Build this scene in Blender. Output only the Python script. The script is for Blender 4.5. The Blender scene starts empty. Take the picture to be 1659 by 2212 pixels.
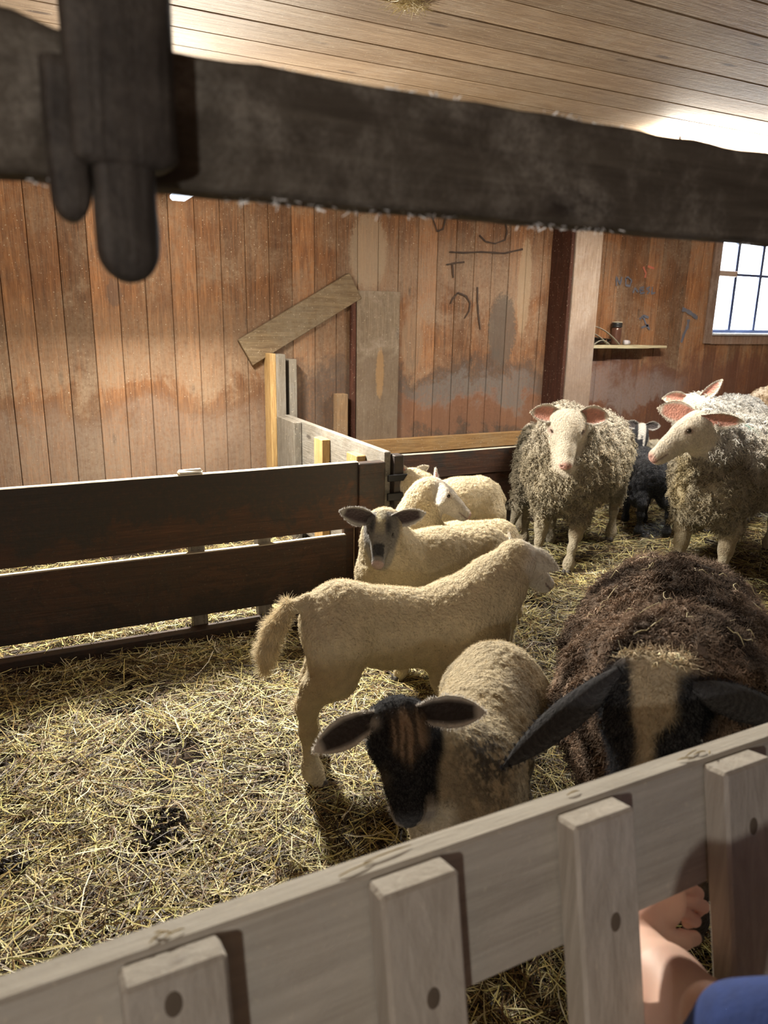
import bpy, math, random
import numpy as np
from mathutils import Vector, Matrix
random.seed(7); RNG = np.random.default_rng(11)
C = bpy.context.scene.collection
S = bpy.context.scene
R = math.radians

# ---------------------------------------------------------------- camera
cam_d = bpy.data.cameras.new('camera'); cam = bpy.data.objects.new('camera', cam_d); C.objects.link(cam); S.camera = cam
cam_d.sensor_fit = 'VERTICAL'; cam_d.sensor_height = 36.0; cam_d.sensor_width = 27.0; cam_d.lens = 36.0 * 1597.0 / 2212.0
cam_d.clip_start = 0.02; cam_d.clip_end = 200
def cam_axes():
    p, r, yw = R(14.71), R(-1.035), R(26.65)
    F = np.array([math.sin(yw) * math.cos(p), math.cos(yw) * math.cos(p), -math.sin(p)])
    r0 = np.array([math.cos(yw), -math.sin(yw), 0.]); d0 = np.cross(F, r0)
    return math.cos(r) * r0 + math.sin(r) * d0, -math.sin(r) * r0 + math.cos(r) * d0, F
cR, cD, cF = cam_axes()
CAM = np.array([0, 0, 1.5])
cam.matrix_world = Matrix(((cR[0], -cD[0], -cF[0], CAM[0]), (cR[1], -cD[1], -cF[1], CAM[1]), (cR[2], -cD[2], -cF[2], CAM[2]), (0, 0, 0, 1)))
cam_d.dof.use_dof = True; cam_d.dof.focus_distance = 2.7; cam_d.dof.aperture_fstop = 5.2

# ---------------------------------------------------------------- world, lights, exposure
S.view_settings.view_transform = 'Standard'; S.view_settings.look = 'None'; S.view_settings.gamma = 1; S.view_settings.use_curve_mapping = False
S.view_settings.exposure = 0.12
w = bpy.data.worlds.new('overcast_sky'); S.world = w; w.use_nodes = True
w.node_tree.nodes['Background'].inputs[0].default_value = (0.78, 0.88, 1.0, 1); w.node_tree.nodes['Background'].inputs[1].default_value = 9.0
def lamp(name, typ, loc, energy, col, size=0.1, rot=(0, 0, 0), sy=None, spread=None):
    d = bpy.data.lights.new(name, typ); o = bpy.data.objects.new(name, d); C.objects.link(o)
    d.energy = energy; d.color = col; o.location = loc; o.rotation_euler = rot
    if typ == 'AREA':
        d.size = size
        if sy: d.shape = 'RECTANGLE'; d.size_y = sy
        if spread: d.spread = spread
    else: d.shadow_soft_size = size
    return o
POLAMP = (0.93, 4.2, 2.13)
LAMP_LIGHT = lamp('hanging_lamp_light', 'AREA', (0.93, 4.10, 2.08), 265, (1.0, 0.93, 0.80), 0.18, (R(-38), 0, 0), 0.26)
LAMP_GLOW = lamp('hanging_lamp_glow', 'POINT', (0.93, 3.9, 2.05), 48, (1.0, 0.90, 0.74), 0.08)
TUBE_LIGHT = lamp('tube_lamp_light', 'AREA', (3.85, 3.30, 2.33), 80, (1.0, 0.95, 0.85), 1.1, (0, 0, 0), 0.07)
TUBE_UP = lamp('tube_lamp_uplight', 'AREA', (3.85, 3.25, 2.40), 85, (1.0, 0.93, 0.8), 1.1, (math.pi, 0, 0), 0.07)
AISLE = lamp('aisle_lamp_light', 'POINT', (-1.1, -1.2, 1.58), 66, (1.0, 0.95, 0.88), 0.05)
WIN = lamp('window_daylight', 'AREA', (6.3, 5.25, 1.95), 300, (0.80, 0.89, 1.0), 0.95, (R(-90), 0, 0), 1.1)

# ---------------------------------------------------------------- helpers
def link(name, data, parent=None, loc=None):
    o = bpy.data.objects.new(name, data); C.objects.link(o)
    if parent is not None: o.parent = parent
    if loc is not None: o.location = loc
    return o
def tag(o, label=None, cat=None, group=None, kind=None):
    if label: o['label'] = label
    if cat: o['category'] = cat
    if group: o['group'] = group
    if kind: o['kind'] = kind
    return o
def empty(name, loc, rz=0, label=None, cat=None, group=None):
    o = link(name, None, None, loc); o.rotation_euler = (0, 0, rz); o.empty_display_size = .1
    return tag(o, label, cat, group)
def fast_mesh(name, V, Q, mat=None, col=None, smooth=True, nper=4):
    V = np.asarray(V, dtype=np.float32).reshape(-1, 3); Q = np.asarray(Q, dtype=np.int32).reshape(-1, nper)
    me = bpy.data.meshes.new(name); n = len(V); m = len(Q)
    me.vertices.add(n); me.vertices.foreach_set('co', V.ravel())
    me.loops.add(m * nper); me.loops.foreach_set('vertex_index', Q.ravel())
    me.polygons.add(m); me.polygons.foreach_set('loop_start', np.arange(0, m * nper, nper, dtype=np.int32))
    me.polygons.foreach_set('use_smooth', np.full(m, smooth, dtype=bool))
    me.update(calc_edges=True)
    if col is not None:
        a = me.color_attributes.new('Col', 'FLOAT_COLOR', 'POINT')
        c = np.ones((n, 4), dtype=np.float32); c[:, :3] = col; a.data.foreach_set('color', c.ravel())
    if mat: me.materials.append(mat)
    return me
class MB:
    """collects bevelled boxes, tubes and prisms into one mesh"""
    def __init__(s): s.v = []; s.f = []; s.c = []
    def add(s, V, F, c=(1, 1, 1)):
        b = len(s.v); s.v += [tuple(map(float, p)) for p in V]; s.f += [tuple(b + i for i in f) for f in F]; s.c += [c] * len(V)
    def box(s, lo, hi, bev=.003, M=None, c=(1, 1, 1), jit=0):
        lo = np.array(lo, float); hi = np.array(hi, float); bev = min(bev, (hi - lo).min() * .45)
        V = []; F = []
        idx = {}
        for ix in (0, 1):
            for iy in (0, 1):
                for iz in (0, 1):
                    p = np.array([(lo, hi)[ix][0], (lo, hi)[iy][1], (lo, hi)[iz][2]]); sg = np.array([1 - 2 * ix, 1 - 2 * iy, 1 - 2 * iz])
                    for a in range(3):
                        q = p.copy()
                        for b in range(3):
                            if b != a: q[b] += sg[b] * bev
                        if jit: q += (np.array([random.random(), random.random(), random.random()]) - .5) * jit
                        idx[(ix, iy, iz, a)] = len(V); V.append(q)
        def f4(a, b0, b1, fn): pass
        for a in range(3):
            o = [b for b in range(3) if b != a]
            for sd in (0, 1):
                qs = []
                for (u, v) in ((0, 0), (1, 0), (1, 1), (0, 1)):
                    k = [0, 0, 0]; k[a] = sd; k[o[0]] = u; k[o[1]] = v; qs.append(idx[(*k, a)])
                if (sd == 0) == (a != 1): qs = qs[::-1]
                F.append(qs)
        for a in range(3):   # edges along a
            o = [b for b in range(3) if b != a]
            for u in (0, 1):
                for v in (0, 1):
                    k0 = [0, 0, 0]; k0[o[0]] = u; k0[o[1]] = v; k1 = list(k0); k1[a] = 1
                    q = [idx[(*k0, o[0])], idx[(*k1, o[0])], idx[(*k1, o[1])], idx[(*k0, o[1])]]
                    if ((u == v) ^ (a == 1)): q = q[::-1]
                    F.append(q[::-1])
        for ix in (0, 1):
            for iy in (0, 1):
                for iz in (0, 1):
                    q = [idx[(ix, iy, iz, a)] for a in range(3)]
                    if (ix + iy + iz) % 2 == 0: q = q[::-1]
                    F.append(q)
        if M is not None: V = [M @ Vector(v) for v in V]
        s.add(V, F, c); return s
    def tube(s, pts, rad, n=8, c=(1, 1, 1), cap=True):
        pts = [Vector(p) for p in pts]; V = []; F = []; rads = rad if hasattr(rad, '__len__') else [rad] * len(pts)
        up = Vector((0, 0, 1)); prev = None
        for i, p in enumerate(pts):
            t = (pts[min(i + 1, len(pts) - 1)] - pts[max(i - 1, 0)]).normalized()
            a = (prev - t * prev.dot(t)) if prev else t.cross(up if abs(t.z) < .9 else Vector((1, 0, 0)))
            a.normalize(); prev = a; b = t.cross(a)
            for k in range(n):
                an = 2 * math.pi * k / n; V.append(p + (a * math.cos(an) + b * math.sin(an)) * rads[i])
        for i in range(len(pts) - 1):
            for k in range(n): F.append((i * n + k, i * n + (k + 1) % n, (i + 1) * n + (k + 1) % n, (i + 1) * n + k))
        if cap: F.append(tuple(range(n))[::-1]); F.append(tuple((len(pts) - 1) * n + k for k in range(n)))
        s.add(V, F, c); return s
    def lathe(s, prof, at=(0, 0, 0), n=24, c=(1, 1, 1)):
        V = []; F = []
        for r_, z in prof:
            for k in range(n):
                an = 2 * math.pi * k / n; V.append((at[0] + r_ * math.cos(an), at[1] + r_ * math.sin(an), at[2] + z))
        for i in range(len(prof) - 1):
            for k in range(n): F.append((i * n + k, i * n + (k + 1) % n, (i + 1) * n + (k + 1) % n, (i + 1) * n + k))
        F.append(tuple(range(n))[::-1]); F.append(tuple((len(prof) - 1) * n + k for k in range(n)))
        s.add(V, F, c); return s
    def build(s, name, mat, parent=None, smooth=False, loc=None):
        me = bpy.data.meshes.new(name); me.from_pydata(s.v, [], s.f); me.update()
        a = me.color_attributes.new('Col', 'FLOAT_COLOR', 'POINT'); cc = np.ones((len(s.v), 4), dtype=np.float32); cc[:, :3] = s.c; a.data.foreach_set('color', cc.ravel())
        if mat: me.materials.append(mat)
        me.polygons.foreach_set('use_smooth', [smooth] * len(me.polygons))
        if loc is not None:
            me.transform(Matrix.Translation(-Vector(loc)))
        return link(name, me, parent, loc)

# value noise (numpy)
def vnoise(P, scale=1.0, seed=0):
    P = np.asarray(P, float) * scale + seed * 17.31; i = np.floor(P).astype(np.int64); f = P - i; f = f * f * (3 - 2 * f)
    def h(a, b, c):
        n = (a * 374761393 + b * 668265263 + c * 2147483647 + seed * 1274126177) & 0xffffffff
        n = ((n ^ (n >> 13)) * 1274126177) & 0xffffffff; n = n ^ (n >> 16); return (n & 0xffff) / 65535.0
    x, y, z = i[..., 0], i[..., 1], i[..., 2]; u, v, t = f[..., 0], f[..., 1], f[..., 2]
    l = lambda a, b, k: a + (b - a) * k
    return l(l(l(h(x, y, z), h(x + 1, y, z), u), l(h(x, y + 1, z), h(x + 1, y + 1, z), u), v),
             l(l(h(x, y, z + 1), h(x + 1, y, z + 1), u), l(h(x, y + 1, z + 1), h(x + 1, y + 1, z + 1), u), v), t)
def sstep(a, b, x): t = np.clip((x - a) / (b - a), 0, 1); return t * t * (3 - 2 * t)

# ---------------------------------------------------------------- materials
def mat_new(name):
    m = bpy.data.materials.new(name); m.use_nodes = True; nt = m.node_tree; b = nt.nodes['Principled BSDF']
    return m, nt, b
class NT:
    def __init__(s, nt): s.nt = nt
    def n(s, typ, **k):
        x = s.nt.nodes.new(typ)
        for a, v in k.items():
            if a.startswith('i_'): x.inputs[a[2:].replace('_', ' ')].default_value = v
            else: setattr(x, a, v)
        return x
    def l(s, a, b): s.nt.links.new(a, b)
    def noise(s, vec, scale, detail=4, rough=.6, dist=0):
        x = s.n('ShaderNodeTexNoise'); x.inputs['Scale'].default_value = scale; x.inputs['Detail'].default_value = detail; x.inputs['Roughness'].default_value = rough; x.inputs['Distortion'].default_value = dist
        s.l(vec, x.inputs['Vector']); return x.outputs['Fac']
    def map(s, vec, sc=(1, 1, 1), loc=(0, 0, 0)):
        x = s.n('ShaderNodeMapping'); x.inputs['Scale'].default_value = sc; x.inputs['Location'].default_value = loc; s.l(vec, x.inputs['Vector']); return x.outputs[0]
    def ramp(s, fac, stops, interp='LINEAR'):
        x = s.n('ShaderNodeValToRGB'); x.color_ramp.interpolation = interp; e = x.color_ramp.elements
        while len(e) < len(stops): e.new(.5)
        for k, (p, c) in enumerate(stops): e[k].position = p; e[k].color = (*c, 1) if hasattr(c, '__len__') else (c, c, c, 1)
        s.l(fac, x.inputs[0]); return x.outputs[0]
    def mix(s, fac, a, b, mode='MIX'):
        x = s.n('ShaderNodeMix', data_type='RGBA', blend_type=mode)
        for sock, v in ((x.inputs[0], fac), (x.inputs[6], a), (x.inputs[7], b)):
            if isinstance(v, (int, float)): sock.default_value = v
            elif isinstance(v, tuple): sock.default_value = (*v, 1) if len(v) == 3 else v
            else: s.l(v, sock)
        return x.outputs[2]
    def math(s, op, a, b=0, clamp=False):
        x = s.n('ShaderNodeMath', operation=op, use_clamp=clamp)
        for sock, v in ((x.inputs[0], a), (x.inputs[1], b)):
            if isinstance(v, (int, float)): sock.default_value = v
            else: s.l(v, sock)
        return x.outputs[0]
    def mr(s, v, a, b, c=0, d=1, smooth=True):
        x = s.n('ShaderNodeMapRange'); x.interpolation_type = 'SMOOTHSTEP' if smooth else 'LINEAR'
        for k, q in zip((1, 2, 3, 4), (a, b, c, d)): x.inputs[k].default_value = q
        s.l(v, x.inputs[0]); return x.outputs[0]
    def bump(s, h, strength, dist, b):
        x = s.n('ShaderNodeBump'); x.inputs['Strength'].default_value = strength; x.inputs['Distance'].default_value = dist; s.l(h, x.inputs['Height']); s.l(x.outputs[0], b.inputs['Normal'])
def wood(name, dark, light, grime, axis='z', grime_amt=.45, rough=.75, zdark=None, blobs=(), tint=.35, gscale=3.0, zdark2=None, spec=.3, speck=.5, fine_amt=.45):
    m, nt, b = mat_new(name); N = NT(nt); pos = N.n('ShaderNodeNewGeometry').outputs['Position']
    sc = {'x': (1.3, 22, 22), 'y': (22, 1.3, 22), 'z': (22, 22, 1.3)}[axis]
    at = N.n('ShaderNodeAttribute', attribute_name='Col'); sep = N.n('ShaderNodeSeparateColor'); N.l(at.outputs['Color'], sep.inputs[0])
    off = N.n('ShaderNodeVectorMath', operation='MULTIPLY_ADD'); N.l(at.outputs['Color'], off.inputs[0]); off.inputs[1].default_value = (13, 17, 19); N.l(pos, off.inputs[2])
    v = N.map(off.outputs[0], sc)
    gr = N.noise(v, 1.4, 5, .65, 1.6); fine = N.noise(v, 7, 3, .6)
    base = N.mix(N.ramp(gr, [(.3, 0.), (.68, 1.)]), dark, light)
    base = N.mix(N.ramp(fine, [(.38, 0.), (.62, fine_amt)]), base, (dark[0] * .5, dark[1] * .45, dark[2] * .4))
    tn = N.mr(sep.outputs[0], 0, 1, 1 - tint, 1 + tint * .5, False); tv = N.n('ShaderNodeCombineColor'); [N.l(tn, tv.inputs[i]) for i in range(3)]
    base = N.mix(1.0, base, tv.outputs[0], 'MULTIPLY')
    # knots
    kv = N.map(off.outputs[0], {'x': (2.2, 7, 7), 'y': (7, 2.2, 7), 'z': (7, 7, 2.2)}[axis]); vo = N.n('ShaderNodeTexVoronoi'); N.l(kv, vo.inputs['Vector']); vo.inputs['Scale'].default_value = 1
    kn = N.mr(vo.outputs['Distance'], .05, .13, 1, 0); base = N.mix(N.math('MULTIPLY', kn, .8), base, (dark[0] * .25, dark[1] * .2, dark[2] * .2))
    # grime: dust and dirt with its own shape
    g1 = N.noise(pos, gscale, 6, .7, .4); g2 = N.noise(pos, gscale * 14, 4, .7)
    gm = N.math('MULTIPLY', N.mr(g1, .60 - grime_amt * .45, .86 - grime_amt * .2, 0, .8), N.mr(g2, .25, .65, .25, 1))
    base = N.mix(gm, base, grime)
    sp = N.noise(pos, 95, 2, .5); base = N.mix(N.math('MULTIPLY', N.mr(sp, .66, .74), speck), base, (.62, .55, .42))
    xyz = N.n('ShaderNodeSeparateXYZ'); N.l(pos, xyz.inputs[0])
    if zdark:
        for (z0, z1, z2, z3, x0, x1, amt, colr) in zdark:
            wz = N.math('ADD', xyz.outputs[2], N.math('MULTIPLY', N.math('SUBTRACT', g1, .5), .9))
            band = N.math('MULTIPLY', N.mr(wz, z0, z1), N.mr(wz, z2, z3, 1, 0))
            band = N.math('MULTIPLY', band, N.math('MULTIPLY', N.mr(xyz.outputs[0], x0 - .15, x0 + .15), N.mr(xyz.outputs[0], x1 - .15, x1 + .15, 1, 0)))
            band = N.math('MULTIPLY', band, N.mr(g2, .3, .62, .55, 1.))
            base = N.mix(N.math('MULTIPLY', band, amt), base, colr)
    for (cx, cz, rx, rz, amt, colr) in blobs:
        dx = N.math('DIVIDE', N.math('SUBTRACT', xyz.outputs[0], cx), rx); dz = N.math('DIVIDE', N.math('SUBTRACT', xyz.outputs[2], cz), rz)
        d2 = N.math('ADD', N.math('MULTIPLY', dx, dx), N.math('MULTIPLY', dz, dz)); d2 = N.math('ADD', d2, N.math('MULTIPLY', N.math('SUBTRACT', g2, .5), 1.6))
        base = N.mix(N.math('MULTIPLY', N.mr(d2, .65, 1.05, 1, 0), amt), base, colr)
    N.l(base, b.inputs['Base Color']); b.inputs['Roughness'].default_value = rough; b.inputs['Specular IOR Level'].default_value = spec
    N.bump(N.math('ADD', N.math('MULTIPLY', fine, .4), N.math('ADD', gr, N.math('MULTIPLY', g2, .6))), .55, .004, b)
    return m
def plain(name, col, rough=.6, metal=0, spec=.5, bump=0, bscale=80, var=.15):
    m, nt, b = mat_new(name); N = NT(nt); pos = N.n('ShaderNodeNewGeometry').outputs['Position']
    n1 = N.noise(pos, bscale * .2, 4); base = N.mix(N.mr(n1, .3, .7), tuple(c * (1 - var) for c in col), tuple(min(1, c * (1 + var)) for c in col))
    N.l(base, b.inputs['Base Color']); b.inputs['Roughness'].default_value = rough; b.inputs['Metallic'].default_value = metal; b.inputs['Specular IOR Level'].default_value = spec
    if bump: N.bump(N.noise(pos, bscale, 4), bump, .003, b)
    return m
def attr_mat(name, rough=.85, spec=.2, bump=.0, bscale=300, trans=0., sheen=0., dist=.003, lump=0):
    m, nt, b = mat_new(name); N = NT(nt); pos = N.n('ShaderNodeNewGeometry').outputs['Position']
    at = N.n('ShaderNodeAttribute', attribute_name='Col'); N.l(at.outputs['Color'], b.inputs['Base Color'])
    b.inputs['Roughness'].default_value = rough; b.inputs['Specular IOR Level'].default_value = spec; b.inputs['Sheen Weight'].default_value = sheen; b.inputs['Sheen Roughness'].default_value = .5
    if bump:
        h = N.noise(pos, bscale, 4, .7)
        if lump:
            vo = N.n('ShaderNodeTexVoronoi', feature='SMOOTH_F1'); vo.inputs['Scale'].default_value = lump; N.l(pos, vo.inputs['Vector']); h = N.math('ADD', h, N.math('MULTIPLY', vo.outputs['Distance'], -1.4))
        N.bump(h, bump, dist, b)
    if trans:
        t = N.n('ShaderNodeBsdfTranslucent'); N.l(at.outputs['Color'], t.inputs[0]); mx = N.n('ShaderNodeMixShader'); mx.inputs[0].default_value = trans
        N.l(b.outputs[0], mx.inputs[1]); N.l(t.outputs[0], mx.inputs[2]); N.l(mx.outputs[0], nt.nodes['Material Output'].inputs[0])
    return m
def emis(name, col, st):
    m, nt, b = mat_new(name); b.inputs['Base Color'].default_value = (*col, 1); b.inputs['Emission Color'].default_value = (*col, 1); b.inputs['Emission Strength'].default_value = st; return m
M_WALL = wood('stained_wall_boards', (.135, .056, .025), (.39, .180, .072), (.28, .205, .14), 'z', .58, .7, tint=.5, speck=.85,
    zdark=[(1.0, 1.12, 1.30, 1.6, -1.5, 2.2, .32, (.34, .26, .185)), (1.5, 1.7, 1.9, 2.1, 2.2, 3.9, .35, (.34, .27, .20)), (.2, .5, .85, 1.05, -2, 1.75, .55, (.12, .065, .04)), (-1, .1, 1.08, 1.22, 1.75, 4.0, .80, (.075, .058, .048)), (-1, .1, 1.10, 1.3, 4.2, 8.5, .75, (.13, .055, .04)),
           (.75, .85, .95, 1.15, 4.3, 5.6, .5, (.32, .29, .28)), (.62, .70, .84, .92, 2.6, 4.0, .35, (.36, .15, .07)), (.8, .9, 1.0, 1.1, 2.7, 3.9, .35, (.26, .25, .24)), (-.5, .2, .78, .95, -.2, 1.6, .25, (.40, .35, .29))],
    blobs=((3.53, 1.42, .14, .30, .75, (.10, .085, .07)), (2.72, 1.32, .10, .22, .35, (.3, .24, .17)), (3.72, 1.75, .07, .4, .5, (.42, .33, .22)), (2.35, 1.95, .16, .28, .45, (.40, .33, .24)), (.62, 1.62, .05, .09, .5, (.09, .07, .06))))
M_POSTD = wood('dark_brown_post_board', (.045, .016, .010), (.10, .036, .02), (.12, .07, .05), 'z', .2, .75)
M_POSTL = wood('dusty_post_board', (.30, .21, .15), (.46, .36, .28), (.42, .36, .31), 'z', .6, .8, zdark=[(-1, .1, 1.2, 1.6, 3.8, 4.6, .55, (.16, .11, .085))])
M_CEIL = wood('ceiling_boards', (.26, .175, .11), (.42, .31, .21), (.40, .33, .26), 'x', .45, .7, tint=.2, gscale=2, speck=.35)
M_GREY = wood('grey_weathered_timber', (.13, .11, .085), (.25, .22, .18), (.22, .21, .19), 'z', .5, .8)
M_GREYY = wood('grey_weathered_plank', (.14, .125, .10), (.27, .24, .20), (.24, .23, .21), 'y', .55, .8)
M_NEW = wood('yellow_new_timber', (.34, .20, .075), (.52, .36, .16), (.30, .24, .15), 'z', .25, .7, tint=.1)
M_PLANK = wood('yellow_brown_plank', (.24, .13, .05), (.42, .26, .11), (.26, .20, .12), 'x', .35, .75, tint=.1)
M_FEED = wood('dark_manger_boards', (.050, .019, .010), (.115, .045, .02), (.028, .022, .018), 'x', .8, .6, zdark=[(.55, .62, .9, 1.0, -3, 9, .85, (.02, .018, .017)), (-.4, -.2, .16, .24, -3, 9, .8, (.012, .010, .009)), (.28, .3, .30, .34, -3, 9, .5, (.012, .010, .009))], spec=.45, speck=.06)
M_FENCE = wood('pale_fence_timber', (.34, .305, .255), (.47, .43, .37), (.40, .38, .345), 'z', .45, .8, tint=.12, speck=.15, fine_amt=.12)
M_FENCEX = wood('pale_fence_rail_timber', (.34, .31, .26), (.48, .445, .38), (.42, .40, .36), 'x', .45, .8, tint=.12, speck=.25, fine_amt=.12)
M_BEAM = wood('dirty_dark_rail_timber', (.060, .049, .038), (.10, .085, .066), (.27, .245, .21), 'x', .45, .85, tint=.1, gscale=16, speck=.05)
M_LATCH = wood('blackened_latch_timber', (.018, .015, .013), (.050, .042, .036), (.11, .095, .08), 'z', .5, .6, tint=.1, gscale=14, speck=.0)
M_WINF = plain('window_frame_paint', (.25, .19, .16), .7, bump=.3)
M_MUNT = plain('blue_grey_muntin_paint', (.035, .05, .11), .5)
M_EDGE = wood('painted_glare_edge', (.55, .50, .40), (.75, .70, .58), (.5, .46, .38), 'x', .3, .7, tint=.1)  # pale colour holds the lamp glare on the manger top edges
M_SHELF = wood('pale_shelf_board', (.50, .43, .27), (.66, .60, .40), (.5, .46, .35), 'x', .3, .75, tint=.1)
M_IRON = plain('black_iron', (.015, .015, .018), .45, .6, bump=.3)
M_SOIL = plain('trodden_dark_bedding', (.016, .010, .006), .95, 0, .2, bump=1, bscale=60, var=.5)
M_DUNG = plain('dark_wet_droppings', (.010, .009, .010), .18, 0, .6)
M_BODY = attr_mat('short_wool_coat', .9, .15, 1.0, 260, 0, .15, .008, 110)
M_FUR = attr_mat('wool_strands', .9, .1, trans=.28)
M_HAY = attr_mat('hay_stalks', .55, .4, trans=.12)
M_SKIN = attr_mat('human_skin', .5, .4, .15, 300, 0)
M_SKIN.node_tree.nodes['Principled BSDF'].inputs['Subsurface Weight'].default_value = .15; M_SKIN.node_tree.nodes['Principled BSDF'].inputs['Subsurface Radius'].default_value = (.01, .004, .002)
M_EYE = plain('dark_wet_eye', (.012, .007, .005), .06, 0, .8); M_HOOF = plain('dark_hoof', (.035, .028, .022), .6)
M_SLEEVE = plain('blue_cloth', (.012, .035, .16), .9, bump=.4, bscale=200)
# ---------------------------------------------------------------- the building
XL, XR, YB, YF, ZC = -1.9, 8.6, 5.0, -3.0, 2.5
WX0, WX1, WZ0, WZ1 = 5.88, 6.82, 1.41, 2.38
def plank_wall(name, axis, a0, a1, fixed, inward, z0, z1, bw, hole=None, start=0.0, mat=None, flat=False):
    """one mesh of tongue-and-groove boards; axis = direction the boards are laid out along"""
    mb = MB(); th = .022; x = a0
    first = math.floor((a0 - start) / bw) * bw + start; xs = [first + i * bw for i in range(int((a1 - first) / bw) + 2)]
    for i in range(len(xs) - 1):
        lo, hi = max(xs[i], a0), min(xs[i + 1], a1)
        if hi - lo < .01: continue
        segs = [(z0, z1)]
        if hole and hi > hole[0] + .005 and lo < hole[1] - .005:
            segs = [(z0, hole[2]), (hole[3], z1)]
        c = (random.random(), random.random(), random.random()); off = random.uniform(-.0015, .0015)
        for (s0, s1) in segs:
            l3, h3 = [0, 0, 0], [0, 0, 0]
            if flat:      # ceiling: boards run along x, laid out along y
                l3 = [XL, lo + .0015, fixed + off]; h3 = [XR, hi - .0015, fixed + th]
            elif axis == 'x':
                l3 = [lo + .0013, fixed + off if inward < 0 else fixed - th, s0]; h3 = [hi - .0013, fixed + th if inward < 0 else fixed + off, s1]
            else:
                l3 = [fixed + off if inward < 0 else fixed - th, lo + .0013, s0]; h3 = [fixed + th if inward < 0 else fixed + off, hi - .0013, s1]
            mb.box(l3, h3, .0035, c=c)
    # backing sheet behind the joints
    o = mb.build(name, mat or M_WALL); return tag(o, kind='structure')
plank_wall('wall_back', 'x', XL, XR, YB, -1, 0, ZC, .162, (WX0 - .0, WX1, WZ0, WZ1), start=-.002)
M_SEAM = plain('dark_board_backing', (.012, .008, .006), .9)
bk = MB()
for lo, hi in (((XL, 0), (WX0, ZC)), ((WX1, 0), (XR, ZC)), ((WX0, 0), (WX1, WZ0)), ((WX0, WZ1), (WX1, ZC))):
    bk.box((lo[0], YB + .03, lo[1]), (hi[0], YB + .11, hi[1]), .001)
tag(bk.build('trim_1', M_SEAM), kind='structure')
plank_wall('wall_left', 'y', YF, YB, XL, 1, 0, ZC, .162); plank_wall('wall_right', 'y', YF, YB, XR, -1, 0, ZC, .162); plank_wall('wall_front', 'x', XL, XR, YF, 1, 0, ZC, .162)
plank_wall('ceiling', 'y', YF, YB, ZC, 0, 0, 0, .19, mat=M_CEIL, flat=True)
tag(MB().box((XL - .1, YF - .1, ZC + .03), (XR + .1, YB + .15, ZC + .1), .001).build('trim_2', M_SEAM), kind='structure')
def ground_z(x, y):
    P = np.stack([x, y, np.zeros_like(x)], -1)
    z = .035 * (vnoise(P, 1.6, 3) - .5) + .02 * (vnoise(P, 5, 4) - .5)
    return z + .05 * np.exp(-((y - 3.75) ** 2) / .12) * (x < 1.6)
nx, ny = 240, 180; gx, gy = np.meshgrid(np.linspace(XL - .1, XR + .1, nx), np.linspace(YF - .1, YB + .1, ny), indexing='ij')
gz = ground_z(gx, gy) - .012; gz = np.where(gy < .5, -.012, gz)
gi = (np.arange(nx - 1)[:, None] * ny + np.arange(ny - 1)[None, :]).ravel()
fl = link('floor', fast_mesh('floor', np.stack([gx, gy, gz], -1), np.stack([gi, gi + ny, gi + ny + 1, gi + 1], -1), M_SOIL)); tag(fl, kind='structure')

# window: opening in the back wall
win = tag(empty('window_1', ((WX0 + WX1) / 2, YB, WZ0)), kind='structure')
def part(name, mb, mat, parent, **k):
    o = mb.build(name, mat, None, **k); o.parent = parent; o.matrix_parent_inverse = Matrix.LocRotScale(parent.location, parent.rotation_euler, parent.scale).inverted(); return o
fr = MB()
fr.box((WX0 - .09, YB - .022, WZ0 - .09), (WX0 + .005, YB - .001, 2.46), .003, c=(.3, .2, .6)); fr.box((WX1 - .005, YB - .022, WZ0 - .09), (WX1 + .09, YB - .001, 2.46), .003)
fr.box((WX0 + .005, YB - .020, WZ0 - .095), (WX1 - .005, YB - .001, WZ0 - .005), .003, c=(.8, .2, .6)); fr.box((WX0 + .005, YB - .02, WZ1), (WX1 - .005, YB - .001, 2.46), .003)
part('window_casing', fr, wood('window_casing_boards', (.20, .12, .08), (.34, .23, .17), (.36, .30, .26), 'z', .5), win)
sl = MB().box((WX0 - .0, YB - .045, WZ0 - .012), (WX1, YB + .1, WZ0 + .008), .003); part('window_sill', sl, plain('white_sill_paint', (.55, .58, .62), .5), win)
sh = MB()
for x0, x1 in ((WX0, WX0 + .03), (WX1 - .03, WX1)): sh.box((x0, YB + .03, WZ0), (x1, YB + .07, WZ1), .003)
sh.box((WX0, YB + .03, WZ0), (WX1, YB + .07, WZ0 + .04), .003); sh.box((WX0, YB + .03, WZ1 - .04), (WX1, YB + .07, WZ1), .003)
for x in (6.17, 6.51): sh.box((x - .019, YB + .035, WZ0), (x + .019, YB + .065, WZ1), .003)
sh.box((WX0, YB + .038, 1.935), (WX1, YB + .062, 1.96), .003); part('window_sash', sh, M_MUNT, win)
ct = MB().box((WX0 - .01, YB + .0, 1.925), (6.14, YB + .028, 1.975), .003); part('window_brace', ct, wood('window_brace_board', (.28, .2, .15), (.42, .33, .27), (.4, .35, .3), 'x', .4), win)
mg, ng, bg = mat_new('window_glass'); N = NT(ng); tr = N.n('ShaderNodeBsdfTransparent'); gl = N.n('ShaderNodeBsdfGlossy'); gl.inputs['Roughness'].default_value = .05; mx = N.n('ShaderNodeMixShader'); mx.inputs[0].default_value = .06
N.l(tr.outputs[0], mx.inputs[1]); N.l(gl.outputs[0], mx.inputs[2]); N.l(mx.outputs[0], ng.nodes['Material Output'].inputs[0])
part('window_pane', MB().box((WX0 + .02, YB + .048, WZ0 + .02), (WX1 - .02, YB + .052, WZ1 - .02), .0005), mg, win)
# snowy ground outside and far treeline seen through the glass
tag(MB().box((-30, 5.4, -.3), (45, 60, -.2), .01).build('ground_outside', plain('snow_field', (.85, .88, .92), .8)), kind='structure')

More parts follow.
